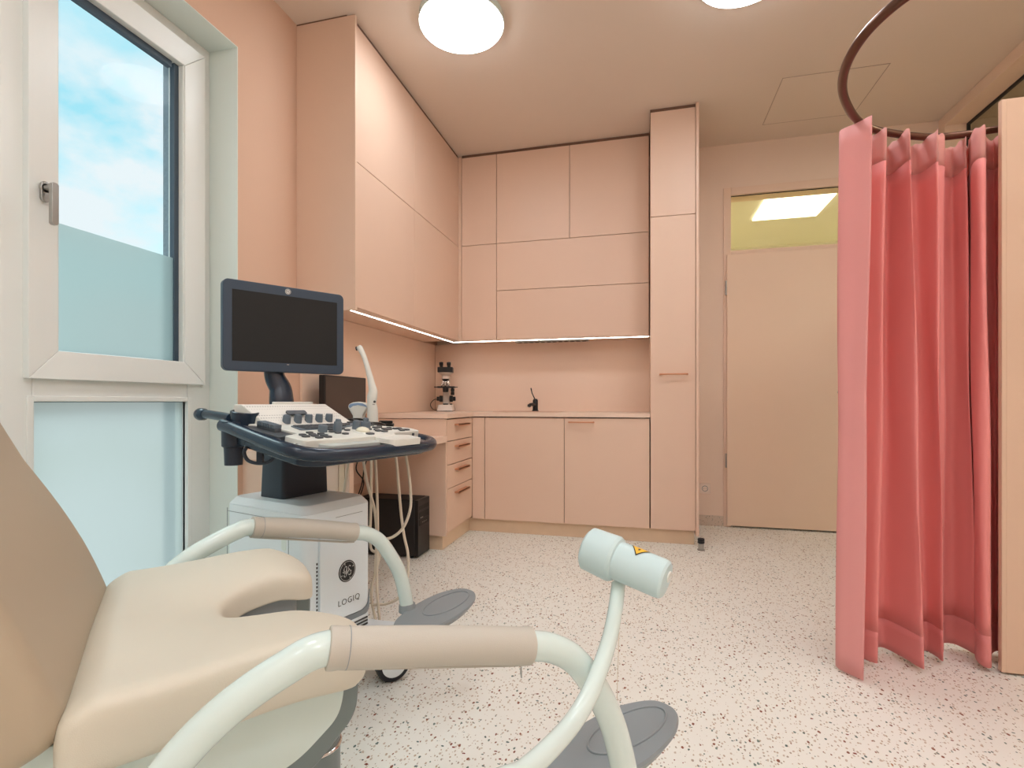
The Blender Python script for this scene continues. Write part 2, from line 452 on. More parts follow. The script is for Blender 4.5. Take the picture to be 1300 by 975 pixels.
b.box(-1.996, -1.991, 1.812, 1.816, 1.60, 2.45, 'frame'); b.build('spacer_bar', so)
b = MB(); b.box(-1.955, -1.938, 1.935, 1.950, 1.045, 1.10, 'frame'); b.box(-1.955, -1.938, 1.935, 1.950, 2.42, 2.50, 'frame'); b.build('window_hinge', so, .002)
b = MB()    # handle: rosette plate, neck, grip
b.lathe([(.0, 0), (.016, 0), (.016, .010), (.0, .010)], (-1.925, 1.283, 1.687), (1, 0, 0), 'steel')
b.prism(rrect(-.014, .014, -.034, .034, .013), 0, .011, 'steel', Matrix.Translation((-1.926, 1.283, 1.675)) @ Matrix(((0, 0, 1, 0), (1, 0, 0, 0), (0, 1, 0, 0), (0, 0, 0, 1))))
b.lathe([(.010, 0), (.0095, .035)], (-1.92, 1.283, 1.687), (1, 0, 0), 'steel')
b.prism(rrect(-.0105, .0105, -.125, .014, .008), .030, .046, 'steel', Matrix.Translation((-1.92, 1.283, 1.687)) @ Matrix(((0, 0, 1, 0), (1, 0, 0, 0), (0, 1, 0, 0), (0, 0, 0, 1))))
b.build('window_handle', so, .002)

b = MB()   # unseen window added behind the camera to let in more daylight
ring_box(b, -2.0, -1.94, -1.55, -.15, .6, 2.6, .07, 'frame'); ring_box(b, -1.99, -1.93, -1.48, -.22, .67, 2.53, .07, 'frame'); w2 = struct(b.build('window_added', bevel=.004))
bx('clear_pane', -1.972, -1.966, -1.42, -.28, .73, 2.47, 'glass', w2)
# ------------------------------------------------------------------ doors
b = MB()   # back door frame
for x0, x1 in ((DX0, DX0 + .055), (DX1 - .055, DX1)): b.box(x0, x1, YB - .012, YB + .15, 0, DZ, 'doorf')
b.box(DX0 + .055, DX1 - .055, YB - .012, YB + .15, DZ - .06, DZ, 'doorf')
b.box(DX0 + .055, DX1 - .055, YB - .012, YB + .15, 2.118, 2.163, 'doorf')
dr = struct(b.build('door_1', bevel=.003))
b = MB(); b.box(DX0 + .023, DX1 - .023, YB - .034, YB - .013, .014, 2.128, 'doorp'); b.box(DX0 + .055, DX1 - .055, YB - .013, YB + .02, .014, 2.11, 'doorp')
lf = b.build('door_leaf', dr, .003)
for z in (.25, .52, 1.87): 
    if z == .25: continue
    b = MB(); b.tube([(DX0 + .018, YB - .026, z - .055), (DX0 + .018, YB - .026, z + .055)], .008, 'steel'); b.build('hinge', lf)
b = MB(); b.tube([(1.5, YB - .034, 1.05), (1.5, YB - .08, 1.05), (1.39, YB - .085, 1.05)], .009, 'steel'); b.lathe([(.025, 0), (.025, .008)], (1.5, YB - .034, 1.05), (0, -1, 0), 'steel'); b.build('door_handle', lf)
bx('threshold_gap_shade', DX0 + .03, DX1 - .03, YB + .02, YB + .05, .0, .012, 'darkseal', dr)  # black strip colours in the shade of the gap below the leaf
bx('transom_pane', DX0 + .05, DX1 - .05, YB + .018, YB + .024, 2.158, 2.602, 'glassy', dr)
b = MB()
ringz = [(DX0 + .055, DX1 - .055, 2.592, 2.597), (DX0 + .055, DX1 - .055, 2.163, 2.168)]
for x0, x1, z0, z1 in ringz: b.box(x0, x1, YB + .010, YB + .0175, z0, z1, 'darkseal')
b.build('transom_seal', dr)

b = MB()   # right door frame: full height, running into the back corner
for y0, y1 in ((RY0, RY0 + .078), (RY1 - .078, RY1)): b.box(XR - .012, XR + .15, y0, y1, 0, ZC - .001, 'doorf')
b.box(XR - .012, XR + .15, RY0 + .078, RY1 - .078, ZC - .078, ZC - .001, 'doorf'); b.box(XR + .02, XR + .15, RY0 + .078, RY1 - .078, 2.10, 2.163, 'doorf')
b.box(XR - .012, XR + .15, 3.10, 3.16, 0, 2.10, 'doorf')
dr2 = struct(b.build('door_2', bevel=.003))
bx('transom_pane', XR + .137, XR + .143, RY0 + .07, RY1 - .07, 2.158, ZC - .07, 'glassy', dr2)
bx('side_pane', XR + .137, XR + .143, 3.155, RY1 - .07, .01, 2.105, 'glassy', dr2)
b = MB(); b.box(XR + .120, XR + .136, RY0 + .078, RY1 - .078, ZC - .094, ZC - .078, 'darkseal'); b.box(XR + .120, XR + .136, RY1 - .094, RY1 - .078, 2.163, ZC - .094, 'darkseal'); b.build('transom_seal', dr2)
b = MB()   # open narrow leaf standing square to the wall
b.box(1.262, XR - .015, 2.232, 2.272, .008, 2.066, 'leaf'); b.box(1.249, 1.264, 2.2325, 2.254, .008, 2.066, 'leaf')
tag(b.build('door_leaf', bevel=.0025), 'narrow peach door leaf standing open beside the coral curtain', 'door')

# ------------------------------------------------------------------ ceiling things
def ceiling_lamp(x, y, label, mat='lamp'):
    t = empty('ceiling_lamp', (x, y, ZC)); tag(t, label, 'ceiling light', 'round ceiling lamps')
    b = MB(); b.lathe([(0, 0), (.222, 0), (.222, -.038), (.214, -.038)], (0, 0, 0), (0, 0, 1), 'white', 64); b.build('lamp_ring', t)
    b = MB(); b.lathe([(.214, -.030), (.214, -.046), (.205, -.052), (.12, -.056), (0, -.057)], (0, 0, 0), (0, 0, 1), mat, 64); b.build('diffuser', t)
    return t
ceiling_lamp(-.925, 2.575, 'large round glowing ceiling lamp above the left side, near the wall cabinets')
ceiling_lamp(.462, 2.575, 'round glowing ceiling lamp cut off by the top edge, right of the fully shown one')
ceiling_lamp(1.45, 1.72, 'round fill lamp added above the curtained changing corner, out of view', 'lampb')  # unseen lamp, added to brighten the curtain and back-right corner
ceiling_lamp(-.925, .2, 'round fill lamp added behind the camera on the window side')  # this unseen lamp and the next one are added for room brightness
ceiling_lamp(.462, .2, 'round fill lamp added behind the camera on the door side')
ceiling_lamp(-.925, -1.2, 'round fill lamp added in an unseen rear row, window side')  # unseen row of lamps, added to light the lower cabinet fronts
ceiling_lamp(.462, -1.2, 'round fill lamp added in an unseen rear row, middle')
ceiling_lamp(1.50, -1.2, 'round fill lamp added in an unseen rear row, at the right wall')
ceiling_lamp(1.50, .2, 'round fill lamp added out of view beside the right wall, level with the camera')  # another unseen lamp, added to lift the dim back door side
b = MB(); g = .006
b.box(.845 + g, 1.433 - g, 3.546 + g, 4.11 - g, ZC - .002, ZC + .0, 'ceil')
h = b.build('access_panel'); tag(h, 'square flush access panel in the ceiling behind the curved curtain rail', 'ceiling hatch')
b = MB()
for a in ((.845, 1.433, 3.546, 3.549), (.845, 1.433, 4.107, 4.11), (.845, .848, 3.546, 4.11), (1.430, 1.433, 3.546, 4.11)): b.box(a[0], a[1], a[2], a[3], ZC - .0012, ZC, 'joint')
b.build('joint', h)
b = MB(); b.box(1.06, 1.63, 5.046, 5.60, 2.785, 2.799, 'panel'); t = b.build('corridor_lamp'); tag(t, 'square glowing ceiling panel seen through the glass above the back door', 'ceiling light')
for x, w_ in ((-.3, 'left'), (2.3, 'right')):  # hidden panels added on both sides to brighten the corridor
    b = MB(); b.box(x, x + .57, 5.046, 5.60, 2.785, 2.799, 'panel3'); t = b.build('corridor_lamp'); tag(t, 'added square panel brightening the corridor further to the %s, hidden behind the back wall' % w_, 'ceiling light')
b = MB(); b.box(2.7, 3.3, 2.2, 2.8, ZC - .015, ZC - .001, 'panel2'); t = b.build('added_room_lamp'); tag(t, 'unseen square panel added to light the room behind the right-hand door', 'ceiling light')  # added emitter, lights the next room and spills through the glazing

# ------------------------------------------------------------------ cabinets
def handle_bar(name, p0, p1, out, parent, r=.0055):
    p0, p1, out = V(p0), V(p1), V(out)
    d = (p1 - p0).normalized(); k = .012
    b = MB(); b.tube([p0, p0 + out * .5, p0 + out * .8 + d * k * .3, p0 + out + d * k, p1 + out - d * k, p1 + out * .8 - d * k * .3, p1 + out * .5, p1], r, 'copper', 10)
    return b.build(name, parent)
G = .002
ZU0, ZM, ZT = 1.483, 2.252, 2.978
# left wall cabinets, front X=-1.47
def left_unit(y0, y1, label, side=False):
    t = empty('wall_cabinet', (-1.64, (y0 + y1) / 2, ZU0)); tag(t, label, 'wall cabinet', 'wall cabinets')
    inv = Matrix.Translation(-t.location)
    b = MB(inv); b.box(XL + .002, -1.492, y0, y1, ZU0 - .002, ZT, 'cab'); b.box(-1.492, -1.4905, y0 + .002, y1 - .002, ZU0 + .01, ZT, 'cabshade')  # thin dark front sheet paints shade into the door gaps
    b.build('body', t)
    if side:
        b = MB(inv); b.box(XL, -1.448, y0 - .020, y0 - .0005, ZU0 - .025, ZC - .008, 'cab'); b.build('side_panel', t, .0015)
        b = MB(inv); b.box(XL, -1.50, y0 - .018, y0 + .01, ZC - .008, ZC, 'cabshade')
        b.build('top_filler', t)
    for z0, z1 in ((ZU0 - .004, ZM), (ZM, ZT)):
        b = MB(inv); b.box(-1.490, -1.470, y0 + G, y1 - G * .6, z0 + G, z1 - G, 'cab'); b.build('door', t, .0012)
    b = MB(inv); b.box(XL, -1.478, y0, y1, ZT, ZC, 'cabshade'); b.build('shadow_strip', t)
left_unit(2.425, 3.169, 'peach wall cabinet on the left wall, the one nearest the window', True)
left_unit(3.169, 4.015, 'peach wall cabinet on the left wall, running into the corner')
YU = 4.015
def back_unit(x0, x1, doors, label):
    t = empty('wall_cabinet', ((x0 + x1) / 2, 4.18, ZU0)); tag(t, label, 'wall cabinet', 'wall cabinets')
    inv = Matrix.Translation(-t.location)
    b = MB(inv); b.box(x0, x1, YU + .022, YB - .002, ZU0 - .002, ZT, 'cab'); b.box(x0 + .002, x1 - .002, YU + .0205, YU + .022, ZU0 + .01, ZT, 'cabshade'); b.build('body', t)
    for (a, c, z0, z1) in doors:
        b = MB(inv); b.box(a + G, c - G, YU, YU + .020, z0 + G, z1 - G, 'cab'); b.build('door', t, .0012)
    b = MB(inv); b.box(x0, x1, YU + .008, YB, ZT, ZC, 'cabshade'); b.build('shadow_strip', t)
back_unit(-1.443, -1.145, [(-1.443, -1.145, ZU0 - .004, 2.255), (-1.443, -1.145, 2.255, ZT)], 'narrow two-door peach wall cabinet on the back wall beside the corner')
back_unit(-1.145, .044, [(-1.145, .044, ZU0 - .004, 1.874), (-1.145, .044, 1.874, 2.255), (-1.145, -.554, 2.255, ZT), (-.554, .044, 2.255, ZT)],
          'wide peach wall cabinet with two long flap doors above the sink')
b = MB(); b.box(-1.4695, -1.445, YU + .001, YU + .03, ZU0 - .004, ZC - .012, 'cab'); tag(b.build('corner_filler'), 'slim peach filler strip in the corner between the wall cabinets', 'filler strip')
# tall cabinet
t = empty('tall_cabinet', (.205, 4.03, 0)); tag(t, 'tall narrow floor-to-ceiling peach cabinet right of the sink worktop', 'cabinet'); inv = Matrix.Translation(-t.location)
b = MB(inv); b.box(.051, .345, 3.722, YB - .002, .1, 2.978, 'cab'); b.box(.051, .345, 3.7205, 3.722, .104, 2.978, 'cabshade'); b.build('body', t)
b = MB(inv); b.box(.3465, .366, 3.686, YB, .072, ZC - .001, 'cab'); b.build('side_panel', t, .0015)
b = MB(inv); b.box(.051 - .003, .345, 3.708, YB, 2.978, ZC, 'cabshade'); b.build('shadow_strip', t)
b = MB(inv); b.box(.051, .3445, 3.70, 3.720, .104, 2.252, 'cab'); d1 = b.build('door', t, .0012)
handle_bar('handle', V((.114, 3.70, 1.168)) - t.location, V((.292, 3.70, 1.168)) - t.location, (0, -.030, 0), d1)
b = MB(inv); b.box(.051, .3445, 3.70, 3.720, 2.256, 2.976, 'cab'); b.build('door', t, .0012)
# base cabinets
YF = 3.70
def base_unit(x0, x1, label, handle):
    t = empty('base_cabinet', ((x0 + x1) / 2, 4.0, .1)); tag(t, label, 'base cabinet', 'base cabinets under the worktop'); inv = Matrix.Translation(-t.location)
    b = MB(inv)
    b.box(x0, x1, YF + .022, YF + .04, .1, .80, 'cab'); b.box(x0, x1, YF + .0205, YF + .022, .104, .855, 'cabshade'); b.box(x0, x0 + .018, YF + .04, YB - .12, .1, .866, 'cab'); b.box(x1 - .018, x1, YF + .04, YB - .12, .1, .866, 'cab')
    b.box(x0, x1, YF + .022, YF + .04, .80, .855, 'cabshade'); b.box(x0 + .018, x1 - .018, YF + .04, YB - .12, .1, .118, 'cab')
    b.build('body', t)
    b = MB(inv); b.box(x0 + G, x1 - G, YF, YF + .020, .104, .862, 'cab'); d = b.build('door', t, .0012)
    if handle: handle_bar('handle', V((-.514, YF, .834)) - t.location, V((-.338, YF, .834)) - t.location, (0, -.030, 0), d)
base_unit(-1.146, -.549, 'plain peach base cabinet under the sink, without a handle', False)
base_unit(-.549, .045, 'peach base cabinet with one copper handle at its top left, beside the tall cabinet', True)
b = MB(); b.box(-1.2445, -1.148, YF, YF + .02, .104, .862, 'cab'); tag(b.build('corner_filler', bevel=.001), 'peach filler panel in the inner corner beside the drawers', 'filler strip')
# drawer unit, front X=-1.245
t = empty('drawer_unit', (-1.5, 3.43, .1)); tag(t, 'peach drawer unit with four copper-handled drawers in the corner', 'drawer unit'); inv = Matrix.Translation(-t.location)
b = MB(inv); b.box(XL + .003, -1.267, 3.19, 4.2, .1, .866, 'cab'); b.box(-1.267, -1.2655, 3.192, 3.69, .12, .866, 'cabshade'); b.build('body', t)
b = MB(inv); b.box(XL + .003, -1.247, 3.168, 3.188, .1, .866, 'cab'); b.build('side_panel', t, .0012)
for z0, z1 in ((.120, .403), (.403, .560), (.560, .717), (.717, .864)):
    b = MB(inv); b.box(-1.265, -1.245, 3.191, YF - .004, z0 + G * 1.3, z1 - G * 1.3, 'cab'); d = b.build('drawer', t, .0012)
    zh = z1 - .040
    hb = MB(inv); hb.box(-1.245, -1.213, 3.325, 3.560, zh - .005, zh + .005, 'copper'); hb.box(-1.218, -1.213, 3.325, 3.560, zh - .011, zh + .005, 'copper'); hb.build('handle', d, .0015)
b = MB(); b.box(-1.285, .34, 3.745, 3.765, 0, .0975, 'plinth'); b.box(-1.310, -1.285, 3.205, 3.765, 0, .0975, 'plinth'); b.box(XL, -1.310, 3.205, 3.225, 0, .1, 'plinth'); b.box(.32, .34, 3.765, YB, 0, .1, 'plinth')
tag(b.build('plinth', bevel=.001), 'oak coloured plinth running under the base cabinets and drawers', 'plinth')
# worktop (L) with sink cut-out X -1.10..-.66, Y 3.88..4.16
b = MB()
b.box(XL, -1.235, 3.160, YB, .870, .900, 'top'); b.box(-1.235, -1.10, YF - .010, YB, .870, .900, 'top'); b.box(-.66, .0485, YF - .010, YB, .870, .900, 'top')
b.box(-1.10, -.66, YF - .010, 3.84, .870, .900, 'top'); b.box(-1.10, -.66, 4.10, YB, .870, .900, 'top')
tag(b.build('worktop', bevel=.0), 'peach L-shaped worktop over the drawers and base cabinets', 'worktop')
b = MB(); z0 = .74
b.box(-1.098, -.662, 3.842, 4.098, z0, z0 + .005, 'sinkm')
for a in ((-1.098, -1.092, 3.842, 4.098), (-.668, -.662, 3.842, 4.098), (-1.092, -.668, 3.842, 3.848), (-1.092, -.668, 4.092, 4.098)): b.box(a[0], a[1], a[2], a[3], z0, .901, 'sinkm')
b.box(-1.12, -1.092, 3.82, 4.19, .9005, .904, 'sinkm'); b.box(-.668, -.62, 3.82, 4.19, .9005, .904, 'sinkm'); b.box(-1.092, -.668, 3.82, 3.848, .9005, .904, 'sinkm'); b.box(-1.092, -.668, 4.092, 4.19, .9005, .904, 'sinkm')
b.lathe([(0, 0), (.03, 0), (.03, .004), (0, .004)], (-.88, 3.97, z0 + .005), (0, 0, 1), 'steel')
tag(b.build('sink'), 'peach composite sink set flush into the worktop', 'sink')
# tap
t = empty('tap', (-.852, 4.145, .904)); tag(t, 'small black mixer tap with a thin raised lever behind the sink', 'tap')
b = MB(); b.lathe([(0, 0), (.027, 0), (.027, .006), (.022, .008), (.021, .085), (.016, .098), (0, .102)], (0, 0, 0), (0, 0, 1), 'black', 24); b.build('tap_body', t)
b = MB(); b.tube([(0, 0, .045), (-.01, -.05, .055), (-.022, -.11, .052), (-.024, -.125, .040)], [.014, .013, .012, .011], 'black', 16); b.lathe([(.014, 0), (.014, .016)], (-.024, -.118, .052), (-.1, -.3, -1), 'black', 20); b.build('spout', t)
b = MB(); b.tube([(0, 0, .09), (-.012, -.004, .115), (-.026, -.006, .145), (-.034, -.006, .180), (-.036, -.006, .188)], [.006, .0045, .004, .005, .004], 'black', 10); b.build('lever', t)
# splashback
b = MB(); b.box(-1.78, .0505, 4.270, 4.282, .9005, ZU0 - .003, 'splash'); tag(b.build('splashback'), 'peach splashback panel behind the sink and microscope', 'splashback')
b = MB(); b.box(XL + .002, -1.782, 2.43, 4.268, .901, ZU0 - .003, 'splash'); tag(b.build('side_splashback'), 'peach splashback panel on the left wall above the desk', 'splashback')
# LED profile
t = empty('led_strip', (-1.55, 4.1, ZU0 - .003)); tag(t, 'thin glowing light strip along the underside of the wall cabinets', 'light strip'); inv = Matrix.Translation(-t.location)
b = MB(inv); b.box(-1.553, -1.548, 2.43, 4.102, ZU0 - .0040, ZU0 - .0025, 'led'); b.box(-1.548, .044, 4.097, 4.102, ZU0 - .0040, ZU0 - .0025, 'led'); b.build('diffuser', t)
b = MB(inv); b.box(-1.557, -1.553, 2.43, 4.106, ZU0 - .006, ZU0 - .0025, 'white'); b.box(-1.545, .044, 4.1025, 4.106, ZU0 - .008, ZU0 - .0025, 'white'); b.build('profile', t)
b = MB(); b.box(-1.02, -.42, 4.130, 4.20, ZU0 - .016, ZU0 - .0025, 'steel')
for i in range(12): b.box(-1.0 + i * .048, -.97 + i * .048, 4.14, 4.19, ZU0 - .0175, ZU0 - .016, 'louvre')
tag(b.build('vent_strip', bevel=.002), 'slim metal vent strip on the underside of the wide wall cabinet', 'vent')

# desk
t = empty('desk', (-1.52, 2.6, 0)); tag(t, 'built-in peach desk along the left wall with a solid end panel', 'desk'); inv = Matrix.Translation(-t.location)
b = MB(inv); b.box(XL + .004, -1.237, 2.0, 3.166, .716, .756, 'top'); b.build('desktop', t, .0015)
b = MB(inv); b.box(XL + .0, -1.30, 2.02, 2.055, 0, .716, 'cab'); b.box(-1.297, -1.27, 2.02, 2.055, 0, .716, 'plinth'); b.box(-1.267, -1.245, 2.02, 2.055, 0, .716, 'cab'); b.build('end_panel', t, .001)
b = MB(inv); b.box(XL + .004, XL + .012, 2.055, 3.166, .45, .716, 'cab'); b.build('back_rail', t)
# desk monitor
t = empty('desk_monitor', (-1.66, 2.665, .756)); tag(t, 'flat desk monitor with a dark brown screen behind the ultrasound machine', 'monitor')
b = MB(); b.box(-.035, .0, -.215, .215, .075, .370, 'black'); c = b.build('housing', t, .004)
b = MB(); b.box(.0, .0015, -.205, .203, .090, .362, 'screenb'); b.build('screen', c)
b = MB(); b.box(-.045, -.02, -.03, .03, .01, .16, 'black'); b.prism(rrect(-.09, .08, -.10, .10, .02), 0, .012, 'black'); b.build('stand', t, .002)
# PC tower
t = empty('computer_tower', (-1.58, 3.07, 0)); tag(t, 'black computer tower standing on the floor under the desk', 'computer')
b = MB(); b.box(-.20, .20, -.09, .09, .012, .365, 'blackm'); b.build('case', t, .008, 3)
b = MB(); b.box(.20, .222, -.088, .088, .012, .363, 'black')
b.box(.222, .2235, -.075, .075, .30, .325, 'blackm'); fr = b.build('front_panel', t, .006, 3)
b = MB(); b.box(.2225, .2245, -.07, .07, .245, .285, 'blackm'); b.box(.2245, .2255, -.06, -.02, .247, .252, 'steel'); b.build('drive_bay', fr, .001)
b = MB(); b.box(.2225, .2245, -.07, .07, .20, .238, 'blackm'); 
for i in range(4): b.box(.2245, .2252, -.03 + i * .02, -.02 + i * .02, .215, .219, 'steel')
b.build('port_panel', fr, .001)
for x, y in ((-.17, -.07), (-.17, .07), (.17, -.07), (.17, .07)):
    b = MB(); b.lathe([(.012, 0), (.012, .013)], (x, y, 0), (0, 0, 1), 'rubber', 12); b.build('foot', t)
# wall box and black leads under the desk
b = MB(); b.box(XL + .02, XL + .07, 2.60, 2.84, .545, .665, 'whitep'); b.box(XL + .07, XL + .073, 2.605, 2.835, .610, .613, 'greyp'); tag(b.build('cable_duct', bevel=.003), 'cream cable duct box on the wall under the desk', 'cable duct')
def lead(pts, r, m, label, name='power_cable', grp='black leads under the desk', cat='cable', n=10):
    b = MB(); b.tube(catmull(pts, n), r, m, 8); o = b.build(name); tag(o, label, cat, grp); return o
lead([(-1.70, 2.78, .712), (-1.66, 2.70, .62), (-1.68, 2.62, .50), (-1.66, 2.60, .40), (-1.7, 2.5, .2), (-1.72, 2.55, .01)], .005, 'black', 'black lead hanging under the desk, the one nearest the ultrasound column')
lead([(-1.60, 2.86, .711), (-1.62, 2.80, .60), (-1.60, 2.72, .48), (-1.58, 2.56, .34), (-1.62, 2.5, .15), (-1.66, 2.62, .01)], .004, 'black', 'black lead crossing another under the desk and curving to the left')
lead([(-1.66, 2.86, .711), (-1.68, 2.80, .58), (-1.63, 2.80, .50), (-1.60, 2.70, .42), (-1.66, 2.72, .30), (-1.68, 2.9, .12)], .004, 'black', 'black lead crossing another under the desk and running towards the computer')
# door stop, wall socket
b = MB(); b.lathe([(0, 0), (.024, 0), (.024, .006), (.018, .008), (.018, .045), (.022, .048), (.022, .058), (.018, .060), (.022, .064), (.022, .074), (.018, .078), (0, .08)], (.372, 3.62, 0), (0, 0, 1), ['steel'] * 4 + ['rubber'] * 7, 24)
tag(b.build('door_stop', bevel=0), 'small steel and black rubber stop at the foot of the tall cabinet', 'door stop')
t = empty('wall_socket', (.476, YB, .292)); tag(t, 'square pale wall socket low on the wall between tall cabinet and back door', 'socket')
b = MB(); b.box(-.040, .040, -.010, 0, -.040, .040, 'socketp'); b.build('cover_plate', t, .002)
b = MB(); b.tube([V((.021 * math.cos(k * PI / 12), -.0108, .021 * math.sin(k * PI / 12))) for k in range(24)], .0022, 'greyp', 6, closed=True); b.box(-.010, -.007, -.0125, -.0105, -.002, .002, 'black'); b.box(.007, .010, -.0125, -.0105, -.002, .002, 'black'); b.build('socket_well', t)

# ------------------------------------------------------------------ microscope
t = empty('microscope', (-1.598, 4.06, .9)); t.rotation_euler = (0, 0, math.radians(16))
tag(t, 'cream and black binocular microscope in the worktop corner', 'microscope')
b = MB(); b.prism(rrect(-.066, .066, -.10, .12, .012), .006, .055, 'mono', top=rrect(-.058, .058, -.075, .11, .01)); b.prism(rrect(-.066, .066, -.10, .12, .012), 0, .006, 'black'); b.build('base', t)
b = MB(); b.prism(rrect(-.028, .028, .03, .10, .008), .055, .27, 'mono'); b.prism(rrect(-.028, .028, -.06, .10, .008), .27, .295, 'mono')
b.lathe([(0, .295), (.03, .295), (.058, .318), (.058, .322), (0, .322)], (0, -.02, 0), (0, 0, 1), 'mono', 24); b.build('arm', t)
b = MB(); b.box(-.065, .075, -.055, .05, .195, .208, 'black'); b.box(-.095, -.06, -.03, -.01, .198, .206, 'black'); b.box(.07, .10, -.03, -.01, .198, .204, 'black'); b.lathe([(0, .16), (.022, .16), (.026, .195), (0, .195)], (0, -.02, 0), (0, 0, 1), 'black', 20); b.build('stage', t)
b = MB(); b.lathe([(.013, .135), (.016, .14), (.016, .160), (.011, .163), (.016, .166), (.016, .185), (.008, .195)], (.058, -.03, 0), (0, 0, 1), 'black', 16); b.build('stage_knob', t)
for sx in (-1, 1):
    b = MB(); b.lathe([(.020, .028), (.027, .030), (.027, .055), (.018, .058), (.018, .078), (.0, .08)], (0, .03, .105), (sx, 0, 0), 'black', 20); b.build('focus_knob', t)
b = MB(); b.lathe([(0, .252), (.022, .252), (.032, .27), (0, .27)], (0, -.03, 0), (0, 0, 1), 'black', 20); nb = b.build('nosepiece', t)
for sx in (-.5, 0, .5):
    b = MB(); b.lathe([(.009, 0), (.011, .01), (.011, .035), (.006, .045), (.004, .052)], (sx * .03, -.035, .256), (sx * .8, -.1, -1), 'chrome', 14); b.build('objective', nb)
b = MB(); b.box(-.062, .062, -.075, .03, .322, .366, 'black'); hd = b.build('head', t, .004)
for sx in (-1, 1):
    b = MB(); b.lathe([(.014, 0), (.014, .03), (.017, .034), (.017, .055), (.010, .058)], (sx * .031, -.05, .352), (0, -.45, .9), 'black', 18); b.build('eyepiece', t)
b = MB(); b.lathe([(0, 0), (.02, 0), (.024, .01), (0, .012)], (0, -.02, .055), (0, 0, 1), 'black', 20); b.build('light_port', t)
b = MB(); b.lathe([(.010, 0), (.010, .012)], (.048, -.05, .053), (0, 0, 1), 'black', 12); b.build('dimmer_knob', t)
b = MB(); b.tube(catmull([(-.03, .07, .09), (-.10, .08, .10), (-.135, .06, .06), (-.12, .07, .02), (-.09, .09, .008), (-.085, .10, .01)], 8), .003, 'black', 8); b.build('power_lead', t)

# ------------------------------------------------------------------ curtain and rail
rail_pts = [(2.066, 2.318), (1.75, 2.318), (1.45, 2.32), (1.27, 2.325), (1.198, 2.338), (1.1, 2.336), (1.009, 2.306), (.91, 2.257), (.823, 2.2), (.741, 2.108), (.657, 1.962), (.612, 1.841), (.593, 1.72), (.603, 1.60), (.645, 1.50), (.72, 1.42), (.85, 1.36), (1.05, 1.33), (1.35, 1.33), (1.75, 1.33), (2.066, 1.33)]
b = MB(); P = catmull([(x, y, 2.0) for x, y in rail_pts], 10); b.tube(P, .0135, 'rail', 14)
t = empty('curtain_rail', (2.06, 2.318, 2.0)); inv = Matrix.Translation(-t.location); b.xf = inv; b.build('rail_tube', t)
for y in (2.318, 1.33):
    b = MB(inv); b.lathe([(.03, 0), (.03, .008), (.018, .012)], (2.069, y, 2.0), (-1, 0, 0), 'rail', 20); b.build('wall_flange', t)
tag(t, 'curved bronze curtain rail looping round the changing corner', 'curtain rail')
# control points of the gathered curtain in plan: (top x, y, bottom x, y); the leading edge comes first
def rp(x, d): r = (x - 650) / 657 * d; return RD(r, d, 0)
CT = [(1107, 1.815, 1096, 1.797), (1088, 1.865, 1078, 1.84), (1066, 1.925, 1061, 1.90), (1074, 1.99, 1072, 1.975), (1100, 1.965, 1093, 1.935), (1124.5, 1.905, 1113, 1.895),
      (1121, 1.95, 1110, 1.945), (1119, 2.01, 1109, 2.00), (1128, 2.03, 1120, 2.02), (1140, 1.975, 1142, 1.955), (1154.5, 1.90, 1172, 1.855), (1152, 1.95, 1168, 1.91), (1152, 2.01, 1168, 1.975), (1161, 2.03, 1176, 1.99), (1175, 1.985, 1187, 1.955), (1189, 1.915, 1197, 1.910),
      (1191, 1.94, 1195, 1.96), (1199, 1.955, 1198, 1.99), (1197, 2.03, 1196, 2.05), (1208, 2.05, 1210, 2.05), (1218, 2.005, 1226, 2.005), (1226, 1.965, 1238.5, 1.965), (1224, 2.02, 1235, 2.01), (1229, 2.04, 1237, 1.99), (1231, 1.97, 1240, 1.92), (1240, 1.90, 1248, 1.875), (1250.5, 1.888, 1258.5, 1.866),
      (1250, 1.96, 1257, 1.95), (1262, 1.985, 1266, 1.99), (1272, 1.93, 1276, 1.935), (1284, 1.99, 1288, 2.0), (1296, 1.95, 1300, 1.955)]
tp = catmull([rp(a, b_) for a, b_, c, d in CT], 6); bt = catmull([rp(c, d) for a, b_, c, d in CT], 6)
def curtain_part(z0, z1, nz, mat, name, parent, i0, i1, lift=0.0, wob=0.0, inv=Matrix.Identity(4)):
    b = MB(inv); rows = []
    for j in range(nz + 1):
        z = z0 + (z1 - z0) * j / nz; k = z / 1.98; row = []
        for i in range(i0, i1 + 1):
            p = bt[i].lerp(tp[i], k)
            zz = z
            if j == nz and lift: zz = z + lift * math.sin(i * .9) * .5
            bow = .004 * math.sin(z * 4.2 + i * .35) * (1 - abs(2 * k - 1))
            row.append(b.bm.verts.new((p.x + bow, p.y - bow * .6, zz)))
        rows.append(row)
    for j in range(nz):
        for i in range(len(rows[0]) - 1):
            b.face([rows[j][i], rows[j][i + 1], rows[j + 1][i + 1], rows[j + 1][i]], mat)
    return b.build(name, parent, ang=80, solid=.0022)
cu = empty('curtain', (1.0, 2.25, 0)); tag(cu, 'coral pink floor-length curtain gathered in folds on the curved rail', 'curtain'); inv = Matrix.Translation(-cu.location)
n = len(tp) - 1; kA = 12
curtain_part(.012, 1.985, 30, 'lining', 'leading_panel', cu, 0, kA, inv=inv)
curtain_part(.135, 1.868, 26, 'curtain', 'drape', cu, kA, n, inv=inv)
curtain_part(1.868, 1.985, 4, 'header', 'header_tape', cu, kA, n, .010, inv=inv)
curtain_part(.022, .135, 4, 'hem', 'hem_band', cu, kA, n, inv=inv)
